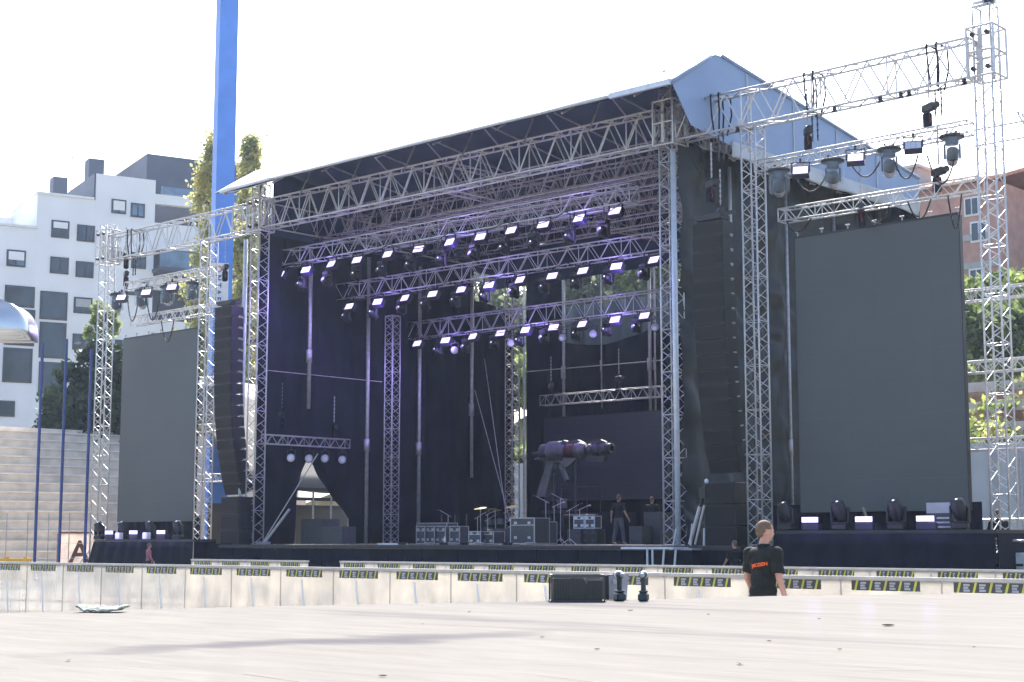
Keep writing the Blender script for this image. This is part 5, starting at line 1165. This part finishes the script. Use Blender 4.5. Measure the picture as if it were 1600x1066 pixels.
X2 = [onY(px, 886, B2Y).x for px in st2]; w2 = (X2[-1] - X2[0]) / (len(X2) - 1); print('BARRIER', w1, H1, w2, H2, X1[:3], X2[:3])
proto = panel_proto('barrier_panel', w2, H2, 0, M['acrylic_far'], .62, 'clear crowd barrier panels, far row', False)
xs = []; k = -14
nb = 0
for k in range(-14, 10):
    x = X2[0] + k * w2 - w2 * .12; pxm = 0
    xa, xb = onY(330, 880, B2Y).x, onY(1700, 880, B2Y).x; g0, g1 = onY(481, 880, B2Y).x, onY(534, 880, B2Y).x
    if x + w2 < xa or x > xb or (x + w2 * .8 > g0 and x < g1 - w2 * .4): continue
    lb = f'clear barrier panel of the far row before the stage, {ORD[nb]} from the left'
    if nb == 0: proto.location = (x, B2Y, 0); proto['label'] = lb
    else: copy_tree(proto, (x, B2Y, 0), 0, lb)
    nb += 1
# the leftmost panels are more see-through
lefties = [o for o in COL.objects if o.name.startswith('barrier_panel') and abs(o.location.y - B1Y) < .01 and o.location.x < X1[2]]
alts = {}
for o in lefties:
    for c_ in o.children:
        if c_.name.startswith('clear_sheet'):
            q_i = max(0, min(4, round((X1[2] - o.location.x) / w1) - 1)); alts.setdefault(q_i, None)
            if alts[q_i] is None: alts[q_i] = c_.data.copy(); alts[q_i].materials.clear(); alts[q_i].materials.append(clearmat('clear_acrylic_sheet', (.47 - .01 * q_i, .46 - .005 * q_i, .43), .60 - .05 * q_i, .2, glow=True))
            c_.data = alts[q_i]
# brown rail and crowd fence at the far left beyond the near row
p0_, p1_ = ground(-60, 32), ground(420, 29); b = MB(); b.tube(p0_ + Vector((0, 0, .35)), p1_ + Vector((0, 0, .3)), .03, 8); b.tube(p0_ + Vector((0, 0, .12)), p1_ + Vector((0, 0, .12)), .035, 8)
t = thing('crowd_fence', 'rusty brown crowd fence behind the clear panels at the far left', 'fence', p0_.lerp(p1_, .5)); b.put('rail', M['rust'], t); b = MB()
for k in range(34): q = p0_.lerp(p1_, k / 33); b.tube(q + Vector((0, 0, .0)), q + Vector((0, 0, 1.0)), .007, 5)
b.put('bars', M['galv'], t)
# wire mesh fence before the grandstand
p0_, p1_ = ground(-90, 63), ground(140, 64); t = thing('mesh_fence', 'thin wire mesh fence before the foot of the concrete steps', 'fence', p0_.lerp(p1_, .5)); b = MB()
for k in range(8): q = p0_.lerp(p1_, k / 7); b.tube(q, q + Vector((0, 0, 2.6)), .018, 6)
for z in (.2, .8, 1.4, 2.0): b.tube(p0_ + Vector((0, 0, z)), p1_ + Vector((0, 0, z)), .009, 5)
b.put('wire_frame', M['galv'], t)

# =================================================================== ITEMS ON THE FLOOR
def onfloor(px, py): return onZ(px, py, FZ)
# crate
cl, cr_ = onfloor(861, 941), onfloor(946, 941); cx = (cl + cr_) / 2; wC = (cr_ - cl).length; hC = wC * .5; cz = Matrix.Translation(cx) @ Matrix.Rotation(YAW + R(2), 4, 'Z')
t = thing('plastic_crate', 'dark grey ribbed plastic crate standing on the timber floor', 'crate', cx, None, YAW + R(2)); dC = .34
b = MB(); th = .012; o_ = .02
b.box(-wC / 2 + o_, wC / 2 - o_, o_, o_ + th, .012, hC - .03, cz); b.box(-wC / 2 + o_, wC / 2 - o_, dC - o_ - th, dC - o_, .012, hC - .03, cz); b.box(-wC / 2 + o_, -wC / 2 + o_ + th, o_ + th, dC - o_ - th, .012, hC - .03, cz); b.box(wC / 2 - o_ - th, wC / 2 - o_, o_ + th, dC - o_ - th, .012, hC - .03, cz); b.box(-wC / 2 + o_ + th, wC / 2 - o_ - th, o_ + th, dC - o_ - th, .012, .025, cz)
b.put('wall', M['crate'], t)
b = MB()
for k in range(19):
    x = -wC / 2 + .03 + (wC - .06) * k / 18
    if 7 <= k <= 10:
        continue
    b.box(x - .0035, x + .0035, .006, o_ - .001, .02, hC - (.05 if (k < 7) else .035), cz)
for q in range(6): b.box(-.055, .055, .008, o_ - .001, .06 + q * .022, .066 + q * .022, cz)
for x in (-.06, -.02, .02, .06): b.box(x - .003, x + .003, .0075, o_ - .001, .05, hC - .035, cz)
b.put('rib', M['crate'], t)
b = MB(); b.box(-wC / 2, wC / 2, 0, .018, hC - .028, hC, cz); b.box(-wC / 2, wC / 2, dC - .018, dC, hC - .028, hC, cz); b.box(-wC / 2, -wC / 2 + .018, .019, dC - .019, hC - .028, hC, cz); b.box(wC / 2 - .018, wC / 2, .019, dC - .019, hC - .028, hC, cz)
for sx in (-1, 1): 
    for y in (.01, dC - .01): b.box(sx * (wC / 2 - .008) - .008, sx * (wC / 2 - .008) + .008, y - .009, y + .009, .012, hC - .029, cz)
b.put('rim', M['crate'], t)
b = MB(); b.box(-wC / 2 - .008, wC / 2 + .008, -.006, dC + .006, 0, .0115, cz); b.put('foot_edge', M['crate'], t)
b = MB(); b.box(-wC / 2 + .035, -wC / 2 + .03 + wC * .3, -.0035, -.0005, hC - .034, hC - .0285, cz); b.box(wC * .16, wC / 2 - .02, -.0035, -.0005, hC - .05, hC - .04, cz); b.slab([cz @ Vector(v_) for v_ in ((wC * .10, -.001, hC - .03), (wC * .14, -.001, hC - .03), (wC * .17, -.001, hC - .075), (wC * .15, -.001, hC - .075))], .004); b.put('handle', mat('worn_crate_plastic', (.16, .16, .15), .45), t)
# silver case
cc = onfloor(963, 938); cc += f * .16; cz = Matrix.Translation(cc) @ Matrix.Rotation(YAW + R(20), 4, 'Z'); t = thing('tool_case', 'small grey silver case standing just right of the crate', 'case', cc, None, YAW); b = MB()
b.prism([(-.085, 0), (.085, 0), (.105, .215), (-.085, .215)], -.06, .06, cz @ Matrix(((1, 0, 0, 0), (0, 0, 1, 0), (0, 1, 0, 0), (0, 0, 0, 1)))); b.put('shell', M['case_silver'], t)
b = MB(); b.box(-.125, -.088, -.065, .065, 0, .215, cz); b.box(-.09, .107, -.064, .064, .2155, .223, cz); b.put('edge', M['black_plastic'], t); b = MB(); b.lathe([(0, 0), (.022, 0), (.022, .01), (0, .01)], 12, cz @ Matrix.Translation((-.03, -.061, .16)) @ Matrix.Rotation(R(90), 4, 'X')); b.cbox((0, 0, 0), (.001, .001, .001)) if False else None; b.put('lock', M['case_edge'], t)
def drill(lb, px, py, s, rz, mirror=1):
    p = onfloor(px, py); t = thing('cordless_drill', lb, 'drill', p, 'cordless drills on the floor', 0); m4 = Matrix.Translation(p) @ Matrix.Rotation(YAW + rz, 4, 'Z') @ Matrix.Scale(s, 4)
    b = MB(); b.cbox((0, 0, .035), (.085, .13, .068), m4 if False else None, .012); b.v = [tuple(m4 @ Vector(v_)) for v_ in b.v]; b.put('battery', M['tool'], t)
    b = MB(); b.cbox((0, 0, .083), (.07, .10, .024), None, .008); 
    k0 = len(b.v); b.lathe([(.024, .09), (.021, .13), (.023, .17), (.026, .20)], 14); b.v = [tuple(m4 @ Vector(v_)) for v_ in b.v]; b.put('grip', M['tool'], t, False)
    b = MB(); m5 = m4 @ Matrix.Translation((0, 0, .225)) @ Matrix.Rotation(R(90), 4, 'X'); b.lathe([(0, -.10), (.028, -.095), (.036, -.06), (.036, .03), (.030, .06), (.022, .07)], 16, m5); b.put('motor_housing', M['tool'], t, True)
    b = MB(); b.lathe([(.021, .071), (.020, .11), (.010, .12), (0, .12)], 12, m5); b.put('chuck', M['case_silver'], t, True)
    b = MB(); b.cbox((0, 0, 0), (.001,) * 3) if False else b.lathe([(.0365, -.04), (.0375, -.02), (.0365, 0.0)], 16, m5); b.put('ring', M['steel_pale'], t, True)
    return t
drill('dark cordless drill standing before the silver case', 968, 939, 1.0, R(15)); drill('dark cordless drill standing alone right of the case', 1005.5, 939.5, 1.0, R(-12))
# crumpled cloth
pc0, pc1 = onfloor(124, 957), onfloor(196, 957); t0 = pc0.lerp(pc1, .5); wx = (pc1 - pc0).length; Mx = Matrix.Translation(t0) @ Matrix.Rotation(YAW, 4, 'Z')
o = grid_mesh('folded_cloth', lambda u, v: Mx @ Vector(((u - .5) * wx, (v - .5) * .22 + .03 * math.sin(u * 7), .012 + .03 * math.sin(v * math.pi) * (math.sin(u * math.pi) ** .5) + .035 * abs(2 * u - 1) ** 4 + .014 * noise.noise(Vector((u * 9, v * 5, 0))))), 60, 16, M['cloth_green'], None, True, .01)
tag(o, 'flattened grey-green cloth lying on the floor at the left', 'cloth')

# =================================================================== PEOPLE
def bake(mb, name, m, parent, voxel=.012, smooth=4, inv=None, crease=0):
    me = mb.mesh(name, m, inv, True); o = bpy.data.objects.new(name, me); COL.objects.link(o)
    r_ = o.modifiers.new('r', 'REMESH'); r_.mode = 'VOXEL'; r_.voxel_size = voxel; r_.use_smooth_shade = True
    s2 = o.modifiers.new('s', 'SMOOTH'); s2.factor = .5; s2.iterations = smooth
    bpy.context.view_layer.update(); dg = bpy.context.evaluated_depsgraph_get(); me2 = bpy.data.meshes.new_from_object(o.evaluated_get(dg)); bpy.data.objects.remove(o)
    if not me2.materials: me2.materials.append(m)
    me2.polygons.foreach_set("use_smooth", [True] * len(me2.polygons))
    if crease:                               # cloth folds, running down and across the body
        ns = [v.normal.copy() for v in me2.vertices]
        for v, nn in zip(me2.vertices, ns):
            c = v.co; d = noise.noise(Vector((c.x * 9 + c.z * 5, c.y * 9, c.z * 3.2))) + .6 * noise.noise(Vector((c.x * 16, c.y * 16, c.z * 12 + c.x * 8))); v.co = c + nn * d * crease
    o = bpy.data.objects.new(name, me2); COL.objects.link(o); o.parent = parent; return o
def person(label, loc, rz, arms, shirt='shirt', trousers='trousers', head_yaw=0, head_pitch=0, voxel=.010, hair='hair', seated=False, lean=0, scale=1.0, spread=.1, grp=None):
    t = thing('person', label, 'person', loc, grp, rz); t.scale = (scale,) * 3
    V3 = Vector
    hip = .95 if not seated else .55
    L = lambda x, y, z: V3((x, y + lean * (z - hip), z + (0 if not seated else -.40)) if z > .93 else (x, y, z))
    sk = MB(); hp = L(0, 0, .955)
    if seated: hp = V3((0, 0, .55))
    # torso + neck
    sk.ell(hp, (.145, .10, .11)); sk.ell(L(0, 0, 1.12), (.13, .09, .14)); sk.ell(L(0, 0, 1.30), (.155, .10, .16)); sk.ell(L(0, -.01, 1.39), (.165, .08, .07)); sk.caps(L(0, -.01, 1.44), L(0, .01, 1.56), .058, .052)
    # head
    hc = L(0, .02, 1.64); Hm = Matrix.Translation(hc) @ Matrix.Rotation(R(head_yaw), 4, 'Z') @ Matrix.Rotation(R(head_pitch), 4, 'X')
    def hh_(c, r, n=16): sk.ell((0, 0, 0), r, Hm @ Matrix.Translation(c), n, 10)
    hh_((0, -.005, .02), (.077, .096, .098)); hh_((0, .035, -.045), (.055, .056, .062)); hh_((0, .062, -.085), (.03, .024, .022)); hh_((0, .098, -.018), (.012, .018, .024), 10); hh_((0, .084, .02), (.045, .016, .014), 10); hh_((-.078, -.005, -.015), (.010, .022, .033), 10); hh_((.078, -.005, -.015), (.010, .022, .033), 10); hh_((0, .088, -.052), (.022, .010, .008), 10)
    # legs and feet
    for s_ in (-1, 1):
        if seated: k = V3((s_ * .13, .44, .52)); an = V3((s_ * .13, .42, .09)); h_ = V3((s_ * .1, .0, .53))
        else: h_ = V3((s_ * .09, 0, .90)); k = V3((s_ * (.09 + spread * .5), .02, .49)); an = V3((s_ * (.09 + spread), -.02, .09))
        sk.caps(h_, k, .082, .053); sk.caps(k, an, .053, .038); sk.caps(an - V3((0, .02, .04)), an + V3((0, .17, -.055)), .038, .03)
    # arms
    for s_, (el, wr) in zip((-1, 1), arms):
        sh = L(s_ * .175, -.01, 1.39); el, wr = V3(el), V3(wr)
        if seated: el = el + V3((0, 0, -.4)); wr = wr + V3((0, 0, -.4))
        sk.caps(sh, el, .05, .038); sk.caps(el, wr, .038, .026)
        d = (wr - el).normalized(); side = d.cross(V3((0, 1, 0))).normalized() if abs(d.y) < .9 else V3((1, 0, 0)); fw_ = side.cross(d).normalized()
        # palm hangs on from the wrist, fingers slightly curled
        pc = wr + d * .05; sk.ell((0, 0, 0), (.016, .04, .05), Matrix.Translation(pc) @ Matrix((side, fw_, d)).transposed().to_4x4(), 12, 8)
        for q, (off, ln) in enumerate(((-.030, .062), (-.010, .075), (.010, .082), (.030, .074))):
            a_ = wr + d * .085 + fw_ * off; b_ = a_ + d * ln * .5 - side * s_ * .006; c_ = b_ + d * ln * .42 - side * s_ * .022; sk.caps(a_, b_, .0095, .0088, 8); sk.caps(b_, c_, .0088, .0075, 8)
        a_ = wr + d * .03 + fw_ * .03; b_ = a_ + d * .035 + fw_ * .028 - side * s_ * .01; c_ = b_ + d * .032 + fw_ * .004; sk.caps(a_, b_, .0125, .011, 8); sk.caps(b_, c_, .011, .009, 8)
    bake(sk, 'body', M['skin'], t, voxel * .8, 3)
    # t-shirt
    st = MB(); st.ell(L(0, 0, .99) if not seated else V3((0, 0, .6)), (.172, .125, .12)); st.ell(L(0, 0, 1.12), (.162, .12, .16)); st.ell(L(0, 0, 1.28), (.178, .122, .17)); st.ell(L(0, -.01, 1.39), (.20, .105, .09)); st.lathe([(0, -.06), (.078, -.05), (.072, .035), (0, .035)], 16, Matrix.Translation(L(0, -.005, 1.47)))
    for s_, (el, wr) in zip((-1, 1), arms):
        sh = L(s_ * .185, -.01, 1.40); el = V3(el) + (V3((0, 0, -.4)) if seated else V3()); sh = L(s_ * .170, -.01, 1.39); st.caps(sh + V3((s_ * .01, 0, .012)), sh.lerp(el, .4), .080, .069); st.tube(sh.lerp(el, .15), sh.lerp(el, .80), .066, 14, .071); st.ell(L(s_ * .12, -.005, 1.36), (.09, .10, .09))
    bake(st, 't_shirt', M[shirt], t, voxel, 5, crease=.008)
    tr2 = MB()
    for s_ in (-1, 1):
        if seated: k = V3((s_ * .13, .44, .52)); an = V3((s_ * .13, .42, .12)); h_ = V3((s_ * .09, .0, .53))
        else: h_ = V3((s_ * .085, 0, .90)); k = V3((s_ * (.09 + spread * .5), .02, .49)); an = V3((s_ * (.09 + spread), -.02, .10))
        tr2.caps(h_, k, .098, .072); tr2.tube(k, an, .072, 14, .062)
    tr2.ell(hp, (.165, .115, .10)); bake(tr2, 'trousers', M[trousers], t, voxel, 3, crease=.007)
    sh_ = MB()
    for s_ in (-1, 1):
        an = V3((s_ * .13, .42, .06)) if seated else V3((s_ * (.09 + spread), -.02, .06)); sh_.ell(an + V3((0, .0, -.015)), (.046, .06, .045)); sh_.ell(an + V3((0, .10, -.025)), (.047, .11, .036))
    bake(sh_, 'shoes', M['shoe'], t, voxel, 2)
    # hair
    hm = MB(); hm.ell((0, 0, 0), (.0825, .101, .100), Hm @ Matrix.Translation((0, -.012, .027)), 24, 14); hm.ell((0, 0, 0), (.066, .04, .055), Hm @ Matrix.Translation((0, -.062, -.02)), 16, 10)
    keep = Hm.inverted(); 
    me = hm.mesh('hair', M[hair], None, True); bm = bmesh.new(); bm.from_mesh(me)
    kill = [v for v in bm.verts if (lambda q: (q.y > .05 and q.z < .085) or (q.z < -.02 and q.y > -.045) or (abs(q.x) > .05 and q.z < .012 and q.y > -.02))(keep @ v.co)]
    bmesh.ops.delete(bm, geom=kill, context='VERTS'); bm.to_mesh(me); bm.free(); o = bpy.data.objects.new('hair', me); COL.objects.link(o); o.parent = t
    so = o.modifiers.new('th', 'SOLIDIFY'); so.thickness = .003
    return t, L
# the man in the black t-shirt
mp_ = onY(1191, 845, 14.35); mp_.z = 0; msc = 1.0
arms = [((-.235, .02, 1.14), (-.225, .14, .92)), ((.245, -.03, 1.13), (.29, .02, .90))]
man, Lm = person('man seen from behind in a black t-shirt with orange print, looking at the stage', mp_, R(-4), arms, head_yaw=-26, head_pitch=-6, voxel=.009, lean=.05, scale=.975)
tm = text_obj('orange_print', 'JMKZEEN', .062, M['orange'], Matrix.Identity(4), None, .002, bold=.0022); tm.parent = man
Mt = Matrix.Translation((.025, -.135, 1.275)) @ Matrix.Rotation(R(90), 4, 'X') @ Matrix.Rotation(R(9), 4, 'Z') @ Matrix.Scale(.80, 4)
tm.data.transform(Mt)
shirt_o = [c_ for c_ in man.children if c_.name.startswith('t_shirt')][0]
bpy.context.view_layer.update()
for v_ in tm.data.vertices:
    ok, hit, nn_, _i = shirt_o.ray_cast(Vector((v_.co.x, -.6, v_.co.z)), Vector((0, 1, 0)))
    if ok: v_.co.y = hit.y - .009 - (.002 if v_.co.y < -.135 else 0)
# technicians on the stage
def stand(px, Y): p = onY(px, 845, Y); return (p.x, Y, DZ)
person('technician in black standing at centre right of the stage, arms held out', stand(967, 43.6), R(8), [((-.27, -.03, 1.15), (-.34, .05, .93)), ((.27, -.03, 1.15), (.35, .06, .93))], trousers='trousers_grey', voxel=.014, spread=.12)
person('technician sitting low behind the wide grey box at the right of the stage', stand(1019, 45.4), R(20), [((-.26, .1, 1.15), (-.2, .3, 1.1)), ((.26, .1, 1.15), (.2, .3, 1.1))], voxel=.015, scale=.98)
person('person in a reddish top standing before the left light platform', (onY(233, 845, 34.2).x, 34.2, 0.0), R(-20), [((-.27, .02, 1.15), (-.24, .15, .95)), ((.27, .02, 1.15), (.24, .15, .95))], shirt='pink_shirt', voxel=.015, scale=.80)
q_ = onY(1148, 845, 34.6); person('person in black bending low beside the table right of the right main tower', (q_.x, 34.6, 0), R(70), [((-.25, .1, 1.15), (-.2, .3, 1.0)), ((.25, .1, 1.15), (.2, .3, 1.0))], voxel=.015, scale=.86)
q_ = onY(1561, 845, 38.5); person('person in dark clothes standing behind the far right tower', (q_.x, 38.5, 0.55), R(40), [((-.25, .1, 1.15), (-.2, .3, 1.2)), ((.25, .1, 1.15), (.2, .3, 1.2))], voxel=.015, scale=1.0)
b = MB(); b.box(q_.x - 1.5, q_.x + 3, 38.0, 40.5, 0, .55); tag(b.put('low_platform', M['black_metal']), 'low dark platform behind the far right tower', 'platform')
# generator box and rail at the bottom right
q_ = onY(1585, 860, 36.0); t = thing('generator', 'pale metal cabinet at the foot of the far right tower', 'generator', (q_.x, 36, 0)); b = MB(); b.cbox((q_.x, 36.0, .62), (1.0, .6, 1.2), None, .03); b.put('cabinet', M['steel_pale'], t); b = MB()
for k in range(6): b.box(q_.x - .35, q_.x + .35, 35.68, 35.695, .3 + k * .12, .36 + k * .12)
b.put('louvre', M['black_metal'], t); b = MB(); b.path([(q_.x - .6, 35.6, 0), (q_.x - .6, 35.6, 1.5), (q_.x + .6, 35.6, 1.5), (q_.x + .6, 35.6, 0)], .03, 8); b.put('guard', M['alu'], t)
p0_, p1_ = onY(1505, 845, 45), onY(1690, 845, 45); t = thing('crowd_fence', 'pale barred fence behind the far right tower at the foot of the wall', 'fence', (p0_.x, 45, 0)); b = MB()
zf = onY(1540, 812, 45).z
b.tube((p0_.x - 1, 45, zf), (p1_.x, 45, zf), .03, 8); b.tube((p0_.x - 1, 45, .2), (p1_.x, 45, .2), .03, 8)
for k in range(50): x = p0_.x - 1 + (p1_.x - p0_.x + 1) * k / 49; b.tube((x, 45, .2), (x, 45, zf), .010, 5)
b.put('frame', M['steel_pale'], t)
b = MB(); a_, c_ = onY(1512, 775, 44), onY(1560, 850, 42); b.tube(a_, (c_.x, 42, 0.0), .04, 8); tag(b.put('strut', M['alu_dull']), 'slanting strut behind the lower right corner of the right screen', 'strut')
# top of the side scrim tie and red tag
# =================================================================== LOOSE CABLES
def sag(lb, a, c, dip, r=.016, n=14, grp='loose black cables on the trusses', seed=0):
    a, c = Vector(a), Vector(c); pts = []
    for i in range(n + 1):
        t0_ = i / n; q = a.lerp(c, t0_); q.z -= dip * 4 * t0_ * (1 - t0_) + .03 * noise.noise(Vector((i * .9, seed, 0))); pts.append(q)
    b = MB(); b.path(pts, r, 6); return tag(b.put('cable', M['cable'], None, True), lb, 'cable', grp)
for nm in ('front', 'middle', 'rear'):
    Y, z0, z1 = rowz[nm]; pl = {'front': 432, 'middle': 524, 'rear': 648}[nm]
    xs__ = [Xp(px, Y, 430) for px in range(pl, 1000, 92)]
    for i, (xa, xb) in enumerate(zip(xs__[:-1], xs__[1:])):
        sag(f'black cable drooping along the {nm} lighting truss, {ORD[i]} droop from the left', (xa, Y - .27, z0 + .05), (xb, Y - .27, z0 + .05), .16 + .1 * (i % 3), seed=i)
for i, (pa_, pb_, kk, dp) in enumerate(((1240, 1290, .1815, .5), (1330, 1372, .1815, .35), (1395, 1432, .1815, .6), (1448, 1492, .180, .8), (1225, 1262, .160, .35), (1345, 1385, .160, .45), (1415, 1450, .160, .5), (1478, 1498, .160, .9))):
    sag(f'black cable loop hanging over the right screen, {ORD[i]} of the loops', (Xp(pa_, YF, 300), YF + .1, kz(kk)), (Xp(pb_, YF, 300), YF + .15, kz(kk)), dp, .022, seed=i + 9, grp='black cable loops over the right screen')
for i, (pa_, pb_, kk, dp) in enumerate(((196, 212, .181, 1.0), (225, 246, .181, 1.1), (250, 268, .160, .9), (280, 300, .181, .5))):
    sag(f'black cable loop hanging over the left screen, {ORD[i]} from the left', (Xp(pa_, YF, 470), YF + .1, kz(kk)), (Xp(pb_, YF, 470), YF + .15, kz(kk)), dp, .024, seed=i + 20, grp='black cable loops over the left screen')
sag('thin cable running up the right side scrim to the roof corner', onX(1125, 330, XS + .5), onX(1085, 220, XS + .2), .1, .014, grp=None); 
sag('thin cable crossing the right side scrim above the speaker array', onX(1112, 290, XS + .5), onX(1068, 215, XS + .2), .25, .014, grp=None)
# clamps under the right outrigger truss
for i, px in enumerate((1152, 1304, 1376, 1408, 1421, 1508)):
    x = Xp(px, YF, 150); b = MB(); b.cbox((x, YF - .02, zB2 - .07), (.10, .09, .13), None, .02); b.tube((x - .07, YF - .02, zB2 - .15), (x + .07, YF - .02, zB2 - .15), .03, 8); tag(b.put('clamp', M['black_metal']), f'small black clamp under the right outrigger truss, {ORD[i]} from the left', 'clamp', 'black clamps under the right outrigger truss')
# equipment crowding the riser under the ray gun
rx = (Xp(858, 46.3, 800) + Xp(938, 46.3, 800)) / 2
t = thing('keyboard_stand', 'dark keyboard on a stand with small monitor on the riser under the ray gun', 'keyboard', (rx - .6, 46.1, DZ)); b = MB(); b.cbox((rx - .6, 46.0, DZ + 1.25), (1.4, .35, .1), None, .02); b.put('keyboard', M['black_plastic'], t); b = MB(); b.tube((rx - 1.1, 46.0, DZ), (rx - .2, 46.0, DZ + 1.2), .025); b.tube((rx - .2, 46.0, DZ), (rx - 1.1, 46.0, DZ + 1.2), .025); b.put('stand', M['black_metal'], t); b = MB(); b.cbox((rx - .4, 46.05, DZ + 1.55), (.5, .05, .34), None, .01); b.put('monitor', M['case'], t)
t = thing('console', 'wide dark mixing console on legs right of the keyboard under the ray gun', 'console', (rx + .9, 45.6, DZ)); b = MB(); b.cbox((rx + .9, 45.6, DZ + 1.05), (1.2, .7, .16), None, .03); b.put('body', M['black_plastic'], t)
for sx_ in (-.6, .6): b = MB(); b.box(rx + .9 + sx_ - .03, rx + .9 + sx_ + .03, 45.3, 45.9, DZ, DZ + .95); b.put('leg', M['black_metal'], t)
for i, (px, Y, z) in enumerate(((762, 43.6, 1.15), (790, 42.6, 1.2), (806, 44.0, 1.1), (866, 43.4, 1.4), (906, 44.6, 1.3))):
    p = onY(px, 845, Y); t = thing('microphone_stand', f'short boom microphone stand among the drums and racks, {ORD[i]} from the left', 'microphone stand', (p.x, Y, DZ), 'short microphone stands'); b = MB(); b.tube((p.x, Y, DZ + .02), (p.x, Y, DZ + z), .014, 6); b.tube((p.x - .1, Y, DZ + z - .05), (p.x + .4, Y, DZ + z + .12), .012, 6); b.put('pole', M['alu_dull'], t); b = MB(); b.lathe([(0, 0), (.16, 0), (.16, .02), (0, .03)], 14, Matrix.Translation((p.x, Y, DZ))); b.put('base', M['black_metal'], t); b = MB(); b.caps((p.x + .4, Y, DZ + z + .12), (p.x + .5, Y, DZ + z + .13), .022, .03, 8); b.put('microphone', M['lens_round'], t)
# =================================================================== HAZE
hz = MB(); hz.box(-3050, 3050, -620, 5050, -1.0, 48)
ho = hz.put('haze', None); mh = bpy.data.materials.new('haze_air'); mh.use_nodes = True; t_ = mh.node_tree; t_.nodes.remove(pr(mh)); pv = t_.nodes.new('ShaderNodeVolumePrincipled')
pv.inputs['Density'].default_value = HAZE_D; pv.inputs['Color'].default_value = (.62, .76, 1, 1); pv.inputs['Anisotropy'].default_value = .35
t_.links.new(pv.outputs[0], t_.nodes['Material Output'].inputs['Volume']); ho.data.materials.append(mh); ho['kind'] = 'stuff'; ho.display_type = 'WIRE'
for mm, nm, n_, x0_, x1_, seed in (('leaf_lime', 'low lime bushes and grasses growing over the slope terraces', 150, -60, 12, 5), ('leaf_yellow', 'dry yellow-brown shrubs on the slope terraces', 90, -60, 12, 6), ('leaf_green', 'low green bushes on the slope under the trees', 150, -60, 12, 9)):
    rr = random.Random(seed); cl = []
    for k in range(n_):
        x = rr.uniform(x0_, x1_); y = rr.uniform(63, 79); cl.append((x, y, hill_h(x, y) + rr.uniform(.1, .9), rr.uniform(.35, .9)))
    o = bpy.data.objects.new('shrubbery', crown_mesh('shrubbery', M[mm], cl, 70, .17, .7, (1, 1, .6))); COL.objects.link(o); tag(o, nm, 'shrubs', None, 'stuff')
